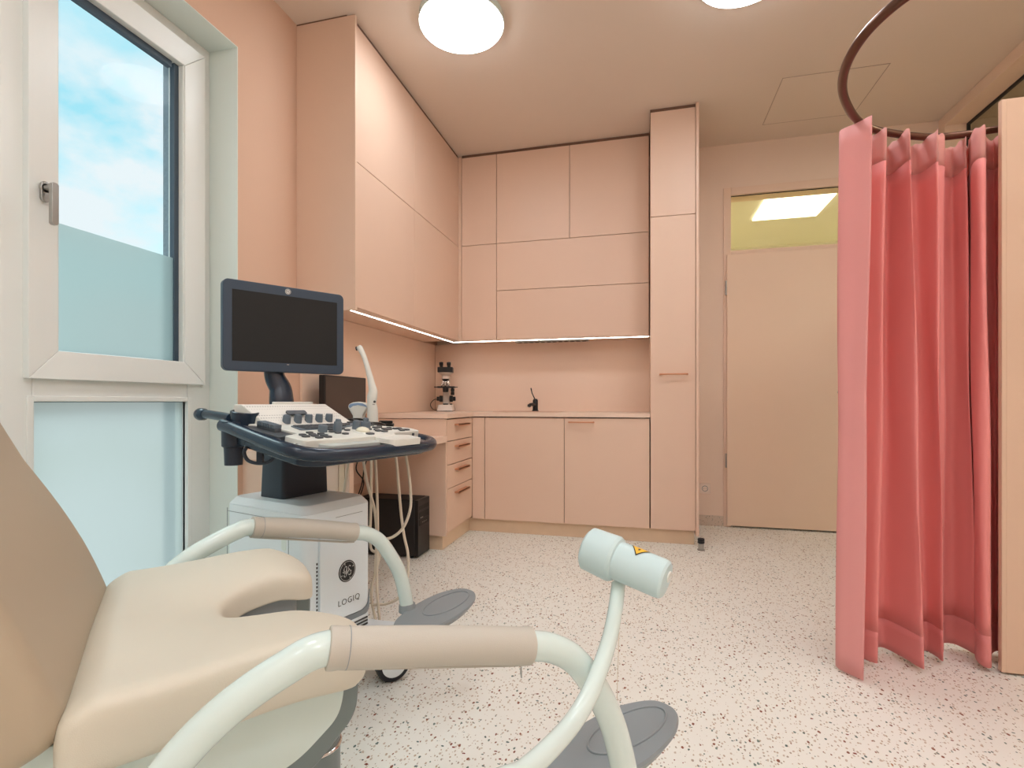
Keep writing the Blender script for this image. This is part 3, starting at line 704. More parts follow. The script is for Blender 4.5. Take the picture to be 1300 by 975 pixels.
# ------------------------------------------------------------------ examination chair
ch = empty('examination_chair', (*RD(-.477, 1.05, 0).to_2d(), 0), math.radians(47.2))
tag(ch, 'beige leather gynaecological examination chair with white tube leg supports in the foreground', 'examination chair')
def soft(outline, z0, z1, r, mat, name, parent, deform=None, voxel=.009, smooth=14, frame=None):
    bm = bmesh.new()
    a = [bm.verts.new((p[0], p[1], z0)) for p in outline]; f = bm.faces.new(a)
    e = bmesh.ops.extrude_face_region(bm, geom=[f]); vs = [g for g in e['geom'] if isinstance(g, bmesh.types.BMVert)]
    bmesh.ops.translate(bm, vec=(0, 0, z1 - z0), verts=vs); bmesh.ops.recalc_face_normals(bm, faces=bm.faces)
    me = bpy.data.meshes.new(name); bm.to_mesh(me); bm.free()
    o = bpy.data.objects.new(name, me); C.objects.link(o)
    bv = o.modifiers.new('b', 'BEVEL'); bv.width = r; bv.segments = 6; bv.limit_method = 'ANGLE'; bv.angle_limit = math.radians(60)
    rm = o.modifiers.new('r', 'REMESH'); rm.mode = 'VOXEL'; rm.voxel_size = voxel
    sm = o.modifiers.new('s', 'SMOOTH'); sm.factor = .5; sm.iterations = smooth
    dg = bpy.context.evaluated_depsgraph_get(); me2 = bpy.data.meshes.new_from_object(o.evaluated_get(dg))
    o.modifiers.clear(); o.data = me2; bpy.data.meshes.remove(me); me2.name = name
    me2.materials.clear(); me2.materials.append(M[mat])
    for v in me2.vertices:
        if deform: v.co = deform(v.co)
        if frame: v.co = frame @ v.co
    for p in me2.polygons: p.use_smooth = True
    o.parent = parent
    return o
seat_out = round_poly([(-.304, -.300), (.06, -.290), (.112, -.255), (.115, -.150), (.08, -.118), (-.03, -.092), (-.095, -.045), (-.095, .045), (-.03, .085), (.07, .105), (.102, .135), (.100, .245), (.05, .285), (-.304, .295)],
                      [.03, .06, .05, .04, .04, .06, .04, .04, .06, .04, .04, .05, .06, .03])
def seat_def(co):
    x, y, z = co
    dz = -(.70 if y > 0 else .25) * max(0, x - .02) ** 1.3 - .5 * max(0, -.26 - x) + .012 * math.exp(-((x + .02) / .12) ** 2) * min(1, abs(y) / .2)
    k = math.exp(-((y / .13) ** 2)) * max(0, min(1, (x + .28) / .18)) * .026 + (.010 if y < 0 else 0) * min(1, abs(y) / .2)
    lo = max(0, min(1, (.56 - z) / .05)); lift = .038 * lo * max(0, min(1, (x + .16) / .10)) * max(0, min(1, ((.27 if y < 0 else .33) - abs(y)) / .06))
    tip = .012 * max(0, min(1, x / .10)) * (1 if y < 0 else .3)
    return V((x, y, z + dz - k + lift - tip * (1 - lo)))
SEAT = soft(seat_out, .505, .608, .045, 'leather', 'seat', ch, seat_def)
def back_def(co):
    # local: x up the back, y lateral, z thickness (front positive) -> curved profile
    x, y, z = co
    bulge = .012 * math.sin(min(1, max(0, x / .35)) * PI)
    return V((x, y * (1 - .10 * max(0, x - .35)), z + bulge))
bo = round_poly([(0, -.295), (.5, -.28), (.74, -.22), (.78, 0), (.74, .22), (.5, .28), (0, .295)], [.04, .08, .1, .1, .1, .08, .04])
ang = math.radians(66)
fr = Matrix.Translation((-.283, 0, .545)) @ Matrix(((-math.cos(ang), 0, math.sin(ang), 0), (0, 1, 0, 0), (math.sin(ang), 0, math.cos(ang), 0), (0, 0, 0, 1)))
BACK = soft(bo, -.105, .0, .04, 'leather_shaded', 'backrest', ch, back_def, frame=fr)
b = MB(); b.prism(round_poly([(.05, -.24), (.60, -.22), (.66, 0), (.60, .22), (.05, .24)], .08), -.125, -.095, 'greyp', fr); b.build('backrest_shell', ch, .004)
b = MB(); b.box(-.36, -.27, -.20, .20, .47, .56, 'greyd'); b.build('seat_joint', ch, .01, 3)
# shell under the seat
uo = round_poly([(-.36, -.20), (.03, -.20), (.07, -.19), (.07, -.15), (-.10, -.08), (-.10, .08), (.065, .13), (.068, .215), (.04, .235), (-.36, .235)], .03)
b = MB(); b.prism(uo, .470, .543, 'greyp'); b.build('seat_pan', ch, .012, 3)
for s in (-1, 1):
    side = [(-.62, .50), (-.62, .33), (-.10, .315), (.02, .345), (.098, .42), (.104, .47), (.104, .518), (-.62, .518)]
    inner = [(-.60, .50), (-.60, .365), (-.10, .352), (.00, .378), (.066, .43), (.076, .47), (.076, .517), (-.60, .517)]
    fr2 = Matrix(((1, 0, 0, 0), (0, 0, -1, 0), (0, 1, 0, 0), (0, 0, 0, 1)))
    b = MB(); y0 = .215
    b.prism(round_poly(side, .03), y0 - .03, y0, 'greyd', fr2 if s < 0 else Matrix.Scale(-1, 4, (0, 1, 0)) @ fr2); sp = b.build('side_shell', ch, .006, 3)
    b = MB(); b.prism(round_poly(inner, .03), y0, y0 + .005, 'white', fr2 if s < 0 else Matrix.Scale(-1, 4, (0, 1, 0)) @ fr2); b.build('side_cover', sp, .002)
b = MB(); b.prism(rrect(-.30, .06, -.11, .11, .05), .09, .455, 'greyd', top=rrect(-.32, .05, -.15, .15, .06)); b.build('lifting_column', ch, .008, 3)
b = MB(); b.prism(rrect(-.26, .100, -.145, .145, .05), .095, .335, 'greyd'); b.prism(rrect(-.255, .103, -.148, .148, .05), .318, .326, 'chrome'); b.build('column_collar', ch, .004)
b = MB(); b.prism(rrect(-.62, .10, -.24, .24, .10, 8), .0, .09, 'white', top=rrect(-.60, .06, -.22, .22, .09, 8)); b.build('base', ch, .012, 3)
b = MB(); b.box(-.64, -.28, -.175, .175, .33, .52, 'greyd'); b.build('rear_housing', ch, .02, 3)
# leg supports
def leg_support(s):
    ca, sa = math.cos(math.radians(10)), math.sin(math.radians(10))
    def at(tt, z): return V((tt * ca, s * (.42 + tt * sa), z))
    prof = [(-.268, .30), (-.256, .39), (-.236, .452), (-.206, .500), (-.165, .545), (-.115, .588), (-.055, .622), (0, .640), (.10, .624), (.20, .607), (.30, .588), (.345, .574), (.385, .545), (.425, .488), (.455, .425), (.475, .355), (.485, .30)]
    prof = [(a_, z_ + (.008 if a_ > -.2 else 0)) for a_, z_ in prof]
    if s > 0: prof = [(-.315, .30), (-.29, .40), (-.25, .480), (-.20, .545), (-.145, .588), (-.09, .615), (-.04, .634), (0, .640), (.10, .622), (.20, .600), (.30, .574), (.345, .560), (.385, .530), (.425, .472), (.455, .415), (.475, .345), (.485, .29)]
    P = catmull([at(a, z) for a, z in prof], 8)
    e = bpy.data.objects.new('leg_support', None); 
    b = MB(); b.tube([V((-.27, s * .20, .40)), V((-.30, s * .30, .36)), at(-.325, .30)] if False else P, .0225, 'white', 24)
    tb = b.build('leg_support', ch, ang=60)
    b = MB(); b.tube(catmull([at(-.285 if s < 0 else -.315, .315), V((-.32, s * .33, .335)), V((-.32, s * .25, .38)), V((-.32, s * .15, .40))], 6), .024, 'white', 20); b.build('support_bracket', tb, ang=60)
    # padded sleeve
    pp = [p for a, p in zip([i for i in range(len(P))], P)]
    Q = catmull([at(a, z) for a, z in prof[7:11]], 12)
    rr = [.0275] * len(Q); rr[0] = .0285; rr[1] = .0285; rr[-1] = .0285; rr[-2] = .0285
    b = MB(); b.tube(Q, rr, 'pad', 28); sl = b.build('padded_sleeve', tb, .002, ang=60)
    b = MB(); k = 3; b.tube([Q[k], Q[k] + (Q[k + 1] - Q[k]) * .12], .0281, 'greyp', 28); b.build('seam', sl)
    a0 = at(.01, .618); a1 = at(.29, .558)
    b = MB(); b.tube([at(.005, prof[7][1] - .028), at(.02, prof[7][1] - .0315), at(.27, prof[10][1] - .0245), at(.296, prof[10][1] - .028)], .003, 'pad', 8); b.build('zip_flap', sl)
    if s < 0:
        b = MB(); q = at(.285, prof[10][1] - .030); b.tube([q, q + V((0, 0, -.010)), q + V((.001, 0, -.018))], [.0012, .0018, .0010], 'steel', 8); b.build('zip_pull', sl)
    foot = P[-1]
    b = MB(); b.lathe([(.028, 0), (.028, .020), (.024, .028)], foot + V((0, 0, -.012)), (.02, 0, 1), 'greyp', 24); b.build('foot_socket', tb)
    return foot
def footplate(foot, s, yaw, cx, cy, tilt=0, roll=0):
    # outline along x
    out = catmull([(-.15, 0, 0), (-.13, -.055, 0), (-.06, -.080, 0), (.04, -.085, 0), (.13, -.070, 0), (.19, -.035, 0), (.205, 0, 0), (.19, .040, 0), (.12, .072, 0), (.03, .078, 0), (-.05, .068, 0), (-.12, .045, 0)], 5, True)
    o2 = [(p.x, p.y) for p in out]
    low = [(p.x * .93 - .008, p.y * .86) for p in out]; lowest = [(p.x * .80 - .02, p.y * .62) for p in out]
    mt = Matrix.Translation((foot.x + cx, foot.y + cy, foot.z + .002)) @ Matrix.Rotation(yaw, 4, 'Z') @ Matrix.Rotation(tilt, 4, 'Y') @ Matrix.Rotation(roll, 4, 'X')
    b = MB(); b.prism(low, -.030, -.010, 'greyp', mt, top=o2); b.prism(o2, -.010, -.004, 'greyp', mt, top=[(p[0] * .985, p[1] * .97) for p in o2])
    b.prism(lowest, -.040, -.030, 'greyp', mt, top=low)
    fp = b.build('footrest', ch, .003, 3, ang=50)
    b = MB(); ell = [(.075 + .105 * math.cos(u * PI / 24), .045 * math.sin(u * PI / 24), -.003) for u in range(48)]
    b.tube([mt @ V(p) for p in ell], .0022, 'greyp', 8, closed=True); b.build('grip_ridge', fp)
ff = leg_support(1); footplate(ff, 1, math.radians(22), .057, -.067, math.radians(-3), math.radians(4))
fn = leg_support(-1); footplate(fn, -1, math.radians(2), .052, .120, math.radians(-3), math.radians(-3))

# ------------------------------------------------------------------ examination lamp on a bent arm
lp = RD(.21, .95, .68)
t = empty('examination_lamp', RD(-.12, .50, 0)); tag(t, 'pale examination lamp head on a bent white arm in front of the chair leg support', 'examination lamp'); inv = Matrix.Translation(-V(t.location))
def px(x, y, d): return RD((x - 650) / 657 * d, d, .98 + (510 - y) / 657 * d)
armp = [px(785, 742, .95), px(781, 775, .91), px(774, 810, .87), px(763, 845, .825), px(748, 882, .78), px(727, 917, .735), px(698, 950, .68), px(664, 980, .63), px(610, 1015, .57), RD(-.085, .53, .44), RD(-.115, .505, .33), RD(-.12, .50, .15), RD(-.12, .50, .03)]
b = MB(inv); P = catmull(armp, 10); b.tube(P, [.0125 + .001 * min(1, i / 40) for i in range(len(P))], 'white', 20); b.build('bent_arm', t, ang=60)
A = px(745, 695, .985); B = px(846, 737, .90); ax = (B - A); Ln = ax.length; ax.normalize()
hh = MB(inv); hh.lathe([(0, .004), (.034, .0), (.040, .005), (.0425, .045 * 1.25), (.0395, .062), (.0352, .064), (.0345, Ln - .010), (.0335, Ln - .004), (.030, Ln + .0), (0, Ln + .004)], A, ax, 'headw', 40)
hd = hh.build('lamp_head', t, ang=28)
b = MB(inv); b.lathe([(.010, Ln + .003), (.010, Ln + .006), (0, Ln + .006)], A + V((0, 0, .008)), ax, 'whitep', 20); b.build('end_button', hd)
# warning triangle wrapped on the barrel
up = V((0, 0, 1)); up = (up - ax * up.dot(ax)).normalized(); sd = ax.cross(up)
if sd.dot(V((0, 0, 0)) - A) < 0: sd = -sd
def on_barrel(l, phi, rr=.0356): return A + ax * l + (up * math.cos(phi) + sd * math.sin(phi)) * rr
def patch(b, tri, m, rr):
    n = 6
    rows = []
    for i in range(n + 1):
        row = []
        for j in range(i + 1):
            w0 = 1 - i / n; w1 = (i - j) / n; w2 = j / n
            l = tri[0][0] * w0 + tri[1][0] * w1 + tri[2][0] * w2; p = tri[0][1] * w0 + tri[1][1] * w1 + tri[2][1] * w2
            row.append(b.bm.verts.new(on_barrel(l, p, rr)))
        rows.append(row)
    for i in range(n):
        for j in range(i + 1):
            b.face([rows[i][j], rows[i + 1][j], rows[i + 1][j + 1]], m)
            if j < i: b.face([rows[i][j], rows[i + 1][j + 1], rows[i][j + 1]], m)
b = MB(inv); patch(b, [(.100, .62), (.082, -.15), (.118, -.15)], 'inkb', .0359); w = b.build('warning_sticker', hd)
b = MB(inv); patch(b, [(.100, .52), (.085, -.10), (.115, -.10)], 'yellowst', .0363); b.build('sticker_face', w) if False else b.build('sticker_face', hd)
b = MB(inv); patch(b, [(.100, .26), (.097, .06), (.103, .06)], 'inkb', .0366); b.build('sticker_symbol', hd)
b = MB(inv); b.lathe([(0, 0), (.13, 0), (.13, .012), (.10, .025), (.02, .035), (0, .035)], RD(-.12, .50, 0), (0, 0, 1), 'white', 40); b.build('floor_base', t)
b = MB(inv); b.tube([px(788, 748, .95), px(786, 800, .955), px(784, 860, .96), px(783, 905, .965)], .0007, 'cable', 6); b.build('pull_cord', t)

# ------------------------------------------------------------------ ultrasound machine
us = empty('ultrasound_machine', (*RD(-.774, 1.884, 0).to_2d(), 0), math.radians(-16))
tag(us, 'white and slate-blue ultrasound machine on castors with a dark monitor and sloping control panel', 'ultrasound machine')
# cart body: x forward, y lateral
co_ = rrect(-.214, .214, -.145, .145, .03, 5)
b = MB(); b.prism(co_, .20, .615, 'cart'); ct_ = rrect(-.196, .196, -.127, .127, .03, 5); b.prism(co_, .615, .640, 'cart', top=ct_); cart = b.build('cart_body', us, .003)
b = MB()
b.box(-.205, -.203, -.1465, -.145, .22, .60, 'greyp'); b.box(.135, .1365, -.1465, -.145, .22, .60, 'greyp'); b.box(-.20, .136, -.1465, -.145, .588, .5895, 'greyp'); b.build('side_joint', cart)
b = MB(); b.prism(rrect(.10, .124, .49, .575, .01), 0, .002, 'reveal', Matrix(((1, 0, 0, 0), (0, 0, -1, -.1445), (0, 1, 0, 0), (0, 0, 0, 1)))); b.build('side_grip', cart, .0008)
# front fascia
FM = Matrix(((0, 0, 1, .2135), (1, 0, 0, 0), (0, 1, 0, 0), (0, 0, 0, 1)))   # plan (lateral, z) -> front plane
fo = round_poly([(-.093, .245), (.118, .235), (.118, .535), (-.093, .545)], [.01, .06, .02, .01])
b = MB(); b.prism(fo, 0, .012, 'cart', FM); fas = b.build('front_fascia', cart, .003)
b = MB(); b.prism(round_poly([(-.093, .218), (.130, .212), (.132, .30), (.125, .245), (.10, .232), (-.093, .240)], [.01, .03, .005, .02, .02, .005]), 0, .004, 'greyp', FM); b.build('fascia_shadow_trim', cart)
b = MB()
for i in range(9): b.prism([(.0, .200 - i * .0115), (.118, .200 - i * .0115), (.118, .2045 - i * .0115), (.0, .2045 - i * .0115)], 0, .009, 'louvre', FM)
b.build('louvre_vent', cart)
b = MB(); b.prism([(-.1, .10), (.125, .10), (.125, .215), (-.1, .215)], -.03, .006, 'cart', FM); b.build('lower_front', cart, .004)
b = MB(); [b.prism([(-.100, .27 + i * .0125), (-.095, .27 + i * .0125), (-.095, .277 + i * .0125), (-.100, .277 + i * .0125)], 0, .0015, 'louvre', FM) for i in range(15)]; b.build('vent_slots', cart)
b = MB(); b.prism([(.121, .26), (.1225, .26), (.1225, .50), (.121, .50)], 0, .0012, 'louvre', FM); b.prism([(-.02, .585), (.10, .585), (.10, .5865), (-.02, .5865)], 0, .0012, 'greyp', FM); b.build('front_joint', cart)
# round monogram badge
def disc(b, cx, cz, r, h0, h1, m, n=40): b.prism([(cx + r * math.cos(2 * PI * i / n), cz + r * math.sin(2 * PI * i / n)) for i in range(n)], h0, h1, m, FM)
cx, cz, R = .019, .396, .037
b = MB(); disc(b, cx, cz, R, .012, .0135, 'inkb'); bd = b.build('round_badge', fas)
b = MB()
def fp_(p, h=.0140): return FM @ V((cx + p[0] * R, cz + p[1] * R, h))
b.tube([fp_((.88 * math.cos(t * PI / 20), .88 * math.sin(t * PI / 20))) for t in range(40)], .0007, 'inkw', 6, closed=True)
for k in range(4):
    am = math.radians(20 + 90 * k); b.tube(catmull([fp_((.86 * math.cos(am), .86 * math.sin(am))), fp_((.74 * math.cos(am + .12), .74 * math.sin(am + .12))), fp_((.68 * math.cos(am + .02), .68 * math.sin(am + .02)))], 5), .0008, 'inkw', 6)
strokes = [[(-.05, .42), (-.22, .52), (-.42, .36), (-.46, .12), (-.30, -.02), (-.12, .12), (-.08, .40), (-.10, .0), (-.14, -.38), (-.30, -.56), (-.46, -.42), (-.34, -.24), (-.05, -.12)],
           [(-.62, .02), (-.40, -.10), (-.18, .02)],
           [(.44, .40), (.30, .52), (.14, .36), (.22, .14), (.36, .10), (.16, .04), (.06, -.22), (.22, -.46), (.46, -.36), (.52, -.12), (.40, -.04), (.34, -.18)]]
for st in strokes:
    Pp = catmull([fp_((p[0] * .88, p[1] * .88)) for p in st], 5); b.tube(Pp, [.0009 + .0005 * math.sin(i * .55) for i in range(len(Pp))], 'inkw', 6)
b.build('monogram', fas)
cur = bpy.data.curves.new('lettering', 'FONT'); cur.body = 'LOGIQ'; cur.size = .0285; cur.extrude = .0004; cur.space_character = 1.16; cur.align_x = 'CENTER'; cur.offset = -.0003
to = bpy.data.objects.new('lettering', cur); C.objects.link(to); bpy.context.view_layer.update()
tm = bpy.data.meshes.new_from_object(to.evaluated_get(bpy.context.evaluated_depsgraph_get())); bpy.data.objects.remove(to)
for v in tm.vertices: v.co = FM @ V((v.co.x + .0275, v.co.y + .284, v.co.z + .0128))
tm.materials.clear(); tm.materials.append(M['ink']); to = bpy.data.objects.new('lettering', tm); C.objects.link(to); to.parent = fas
# base and castors
b = MB(); b.prism(round_poly([(-.26, -.17), (.15, -.15), (.32, -.20), (.36, -.15), (.30, .0), (.36, .15), (.32, .20), (.15, .15), (-.26, .17)], .05), .115, .175, 'cart'); bs = b.build('cart_base', us, .012, 3)
b = MB(); b.prism(rrect(-.20, .20, -.13, .13, .03), .10, .205, 'navyd'); b.build('underbody', us)
def castor(x, y, rz):
    mt = Matrix.Translation((x, y, 0)) @ Matrix.Rotation(rz, 4, 'Z') @ Matrix.Scale(1.22, 4)
    o = MB(mt); o.lathe([(.016, .085), (.016, .105)], (0, 0, 0), (0, 0, 1), 'chrome', 16)
    o.box(-.028, .028, -.012, .012, .03, .090, 'cart'); o.lathe([(.010, -.032), (.010, .032)], (-.01, 0, .05), (0, 1, 0), 'chrome', 16); c = o.build('castor', us, .004)
    for s in (-1, 1):
        w_ = MB(mt); w_.lathe([(.034, s * .012), (.046, s * .013), (.050, s * .018), (.050, s * .026), (.046, s * .032), (.036, s * .034)], (-.01, 0, .05), (0, 1, 0), 'rubber', 32)
        w_.lathe([(0, s * .033), (.012, s * .037), (.034, s * .035), (.037, s * .032)], (-.01, 0, .05), (0, 1, 0), 'cart', 32); w_.build('wheel', c)
castor(.330, -.125, math.radians(-32)); castor(.325, .145, math.radians(60)); castor(-.22, -.13, 0); castor(-.22, .13, math.radians(20))
# column
cl = rrect(-.105, .027, -.088, .110, .014, 4)
b = MB(); b.prism(cl, .638, .835, 'navyd', top=[(x * .93, y * .93) for x, y in cl]); b.build('column', us, .004)
# console in a sloping plane: p forward, s lateral, h up
th = math.atan(.17)
KM = Matrix.Translation((.03, 0, .915)) @ Matrix.Rotation(th, 4, 'Y')
b = MB(KM)
b.prism(round_poly([(.01, -.285), (.355, -.285), (.385, -.24), (.385, .22), (.34, .285), (.13, .285), (.01, .17)], [.03, .05, .05, .05, .05, .03, .04]), -.060, -.022, 'navy')
b.prism(round_poly([(-.06, -.20), (.26, -.20), (.26, .20), (-.06, .20)], .03), -.085, -.055, 'navyd')
cons = b.build('console', us, .006, 3)
# hand rail round the front and left side
b = MB(KM); rp_ = [(-.01, -.292, -.010), (.10, -.298, -.012), (.22, -.300, -.016), (.315, -.296, -.018), (.365, -.268, -.022), (.388, -.215, -.024), (.398, -.12, -.026), (.402, 0, -.026), (.398, .12, -.028), (.390, .215, -.030), (.368, .275, -.030), (.325, .305, -.030), (.26, .305, -.032), (.20, .29, -.034)]
b.tube(catmull(rp_, 8), .0205, 'navy', 20, flat=1.0); b.build('hand_rail', cons, ang=60)
K2 = Matrix.Translation((.03, 0, .921)) @ Matrix.Rotation(math.atan(.15), 4, 'Y')
# white control surface
ws = round_poly([(.015, -.165), (.03, -.27), (.045, -.27), (.10, -.215), (.235, -.207), (.258, -.270), (.342, -.264), (.350, -.06), (.352, .0), (.352, .10), (.318, .12), (.318, .265), (.26, .272), (.17, .16), (.08, .13), (.015, .12)], [.01, .01, .02, .02, .01, .01, .02, .02, .005, .01, .02, .02, .02, .03, .02, .02])
b = MB(K2); b.prism(ws, -.040, -.002, 'whitep'); face = b.build('control_surface', cons, .0025)
b = MB(K2); b.prism(round_poly([(.350, -.005), (.400, .01), (.412, .05), (.412, .155), (.36, .155), (.345, .11)], .012), -.020, -.004, 'whitep'); b.prism(round_poly([(.400, .01), (.416, .03), (.416, .155), (.400, .155)], .006), -.026, -.004, 'whitep'); b.build('wrist_rest', cons, .003)
b = MB(K2); b.prism(round_poly([(.325, -.225), (.378, -.20), (.384, -.0), (.345, -.0), (.33, -.08)], .015), -.038, -.014, 'greyl'); b.build('front_tray', cons, .002)
b = MB(KM); b.box(.300, .325, -.282, -.255, -.03, -.004, 'whitep'); b.box(.307, .318, -.270, -.262, -.01, -.003, 'black'); b.build('side_latch', cons, .002)
# raised speaker panel at the back
b = MB(K2)
q = [(.000, -.262, -.02), (.095, -.215, -.002), (.095, .125, -.002), (.000, .115, -.02)]
tp_ = [(.000, -.262, .052), (.022, -.262, .052), (.022, .085, .052), (.000, .085, .052)]
vb = [b.bm.verts.new(p) for p in [(-.02, -.265, -.03), (.105, -.215, -.004), (.105, .130, -.004), (-.02, .120, -.03)]]
vt = [b.bm.verts.new(p) for p in [(-.02, -.258, .048), (.008, -.250, .052), (.008, .078, .052), (-.02, .078, .048)]]
b.face([vt[0], vt[1], vt[2], vt[3]], 'perf'); b.face([vb[1], vb[2], vt[2], vt[1]], 'perf'); b.face([vb[0], vb[1], vt[1], vt[0]], 'whitep'); b.face([vb[2], vb[3], vt[3], vt[2]], 'whitep'); b.face([vb[3], vb[0], vt[0], vt[3]], 'whitep'); b.face(vb[::-1], 'whitep')
b.build('speaker_panel', cons, .003, 3)
b = MB(K2); b.prism(round_poly([(-.012, -.13), (.0, -.13), (.0, .03), (-.012, .03)], .004), .048, .058, 'whitep'); b.build('rear_cap', cons, .002)
sl = Matrix.Translation((.0, 0, 0))
def PK(p, s, h): return V((p, s, h))
b = MB(K2 @ Matrix.Translation((.062, -.085, .031)) @ Matrix.Rotation(math.radians(28), 4, 'Y')); b.prism(rrect(-.010, .010, -.038, .038, .006), -.002, .003, 'keyd'); b.build('display_strip', cons)
# left accessory tray with a row of sliders
b = MB(K2); b.prism(round_poly([(.05, -.283), (.09, -.224), (.228, -.214), (.250, -.272), (.25, -.283)], .008), -.021, -.006, 'keyd'); b.build('accessory_tray', cons, .002)
b = MB(K2); b.prism(rrect(.095, .190, -.252, -.228, .006), -.006, .004, 'keyd'); 
for i in range(7): b.prism(rrect(.103 + i * .0122, .111 + i * .0122, -.256, -.226, .002), .004, .016, 'key')
b.build('slider_bank', cons, .0012)
def knob(p, s, r, h, up=0, name='knob'):
    b = MB(K2); b.lathe([(r * 1.02, -.003), (r, h * .45), (r * .96, h * .9), (r * .82, h), (0, h)], (p, s, up), (0, 0, 1), 'key', 20); b.build(name, cons)
for i in range(5): 
    b = MB(K2 @ Matrix.Translation((.088, -.140 + i * .043, .013))); b.lathe([(.013, -.012), (.0125, .010), (.011, .016), (0, .016)], (0, 0, 0), (0, 0, 1), 'key', 18); b.build('knob', cons)
b = MB(K2); b.prism(round_poly([(.128, -.155), (.20, -.170), (.20, -.01), (.165, .10), (.128, .115)], .01), -.003, .0005, 'key'); kb = b.build('keyboard_panel', cons)
for r_ in range(4):
    b = MB(K2)
    n_ = 14 - r_
    for k in range(n_):
        s0 = -.150 + k * .0165 + r_ * .002
        if s0 > .085 - r_ * .03: continue
        b.prism(rrect(.1335 + r_ * .0165, .1465 + r_ * .0165, s0, s0 + .0135, .002, 2), .0, .0032, 'keyd')
    b.build('key_row', kb)
for (p, s, r, h) in [(.235, -.115, .012, .020), (.240, -.060, .0115, .030), (.225, .035, .0115, .028), (.205, .095, .016, .020)]: 
    knob(p, s, r * 1.2, h)
for (p, s, r, h) in [(.240, -.060, .0095, .038), (.205, .095, .010, .032)]: knob(p, s, r, h, name='upper_knob')
b = MB(K2); b.lathe([(.034, -.003), (.031, 0), (.026, .002)], (.282, .012, 0), (0, 0, 1), 'whitep', 32); b.lathe([(.024, .0), (.0225, .007), (.016, .013), (.008, .016), (0, .0165)], (.282, .012, 0), (0, 0, 1), 'trackb', 28); b.build('trackball', cons)
btn = [(.245, -.172, .009), (.268, -.215, .009), (.270, -.182, .009), (.292, -.222, .010), (.292, -.190, .010), (.270, -.150, .009), (.318, -.195, .010), (.294, -.158, .010), (.318, -.163, .010), (.250, -.090, .009), (.272, -.085, .009), (.292, -.072, .009), (.215, -.068, .008), (.215, -.02, .009), (.240, -.018, .008), (.316, .012, .012),
       (.245, .075, .009), (.262, .095, .009), (.280, .085, .010), (.295, .10, .010), (.225, .125, .009), (.225, .145, .009), (.215, .155, .008), (.262, .145, .016), (.265, .185, .009), (.265, .205, .009), (.285, .195, .009), (.295, .215, .009), (.30, .185, .009), (.245, .175, .008), (.115, .105, .008), (.125, .122, .008), (.138, .135, .008), (.15, .140, .008), (.18, .15, .009)]
for p, s, r in btn:
    b = MB(K2); b.prism(rrect(p - r * .85, p + r * .85, s - r * 1.2, s + r * 1.2, r * .6, 4), -.003, .0026, 'keyd'); b.build('button', cons)
# cup ring, gel cup, cable hooks, rear handle
b = MB(K2); b.lathe([(.038, -.055), (.040, -.005), (.042, .026), (.038, .028), (.035, .010), (.032, -.020), (0, -.022)], (.022, -.245, .004), (0, 0, 1), 'navy', 32); b.build('cup_ring', cons)
b = MB(); b.lathe([(.026, .835), (.034, .842), (.035, .918)], (.045, -.275, 0), (0, 0, 1), 'navyd', 28); b.lathe([(0, .782), (.026, .782), (.028, .838)], (.045, -.275, 0), (0, 0, 1), 'navyd', 28); b.build('probe_cup', cons)
def hook(p, s, a, sc=1):
    m_ = Matrix.Translation((p, s, 0)) @ Matrix.Rotation(a, 4, 'Z')
    b = MB(m_); b.tube(catmull([V((0, -.045 * sc, .842)), V((0, -.052 * sc, .825)), V((0, -.040 * sc, .802)), V((0, -.010 * sc, .793)), V((0, .022 * sc, .797)), V((0, .042 * sc, .815)), V((0, .048 * sc, .824))], 6), .0065, 'navyd', 12, flat=.8)
    b.box(-.006, .006, -.012, .006, .795, .865, 'navyd'); b.build('cable_hook', cons, ang=60)
hook(.17, -.265, math.radians(-60)); hook(.34, .225, math.radians(-60), .85)
b = MB(); b.tube(catmull([V((.03, -.275, .928)), V((-.04, -.272, .934)), V((-.11, -.266, .938)), V((-.145, -.264, .938))], 6), .0145, 'navy', 18); b.lathe([(.015, 0), (.020, .010), (.021, .030), (.018, .040), (0, .043)], (-.130, -.265, .938), (-1, .03, 0), 'navy', 22); b.build('rear_handle', us, ang=60)
# probe holders
b = MB(KM); b.prism(round_poly([(.0, .13), (.10, .145), (.20, .20), (.245, .285), (.20, .315), (.02, .305)], .02), -.045, -.012, 'black'); b.build('probe_holder', cons, .004)
b = MB(KM)
for y in (.17, .215, .26): b.lathe([(.030, -.012), (.032, .0), (.032, .004), (.024, .004), (.022, -.008)], (.05, y, 0), (0, 0, 1), 'black', 24)
for y in (.235, .28): b.lathe([(.028, -.012), (.030, .0), (.030, .003), (.022, .003), (.020, -.008)], (.13, y, 0), (0, 0, 1), 'black', 24)
b.build('holder_cups', cons)
b = MB(); b.box(.12, .17, .275, .305, .845, .905, 'black'); b.build('holder_block', cons, .004)
# monitor
mo = Matrix.Translation((-.105, .030, 1.253)) @ Matrix.Rotation(math.radians(-16.6), 4, 'Z')
MM = mo @ Matrix(((0, 0, 1, 0), (1, 0, 0, 0), (0, 1, 0, 0), (0, 0, 0, 1)))
b = MB(); b.prism(rrect(-.2225, .2225, -.1625, .1625, .020, 8), -.032, .0, 'navym', MM, ); b.prism(rrect(-.18, .18, -.12, .12, .03, 6), -.055, -.030, 'navym', MM); mn = b.build('monitor', us, .004, 3)
b = MB(); b.prism([(-.193, -.127), (.193, -.127), (.193, .127), (-.193, .127)], -.004, .0012, 'screen', MM); b.build('screen', mn)
b = MB(); b.prism([(.0105 * math.cos(i * PI / 16), .1445 + .0105 * math.sin(i * PI / 16)) for i in range(32)], 0, .0014, 'inkw', MM)
b.tube([MM @ V((.0085 * math.cos(i * PI / 12), .1445 + .0085 * math.sin(i * PI / 12), .0016)) for i in range(24)], .0008, 'ink', 6, closed=True)
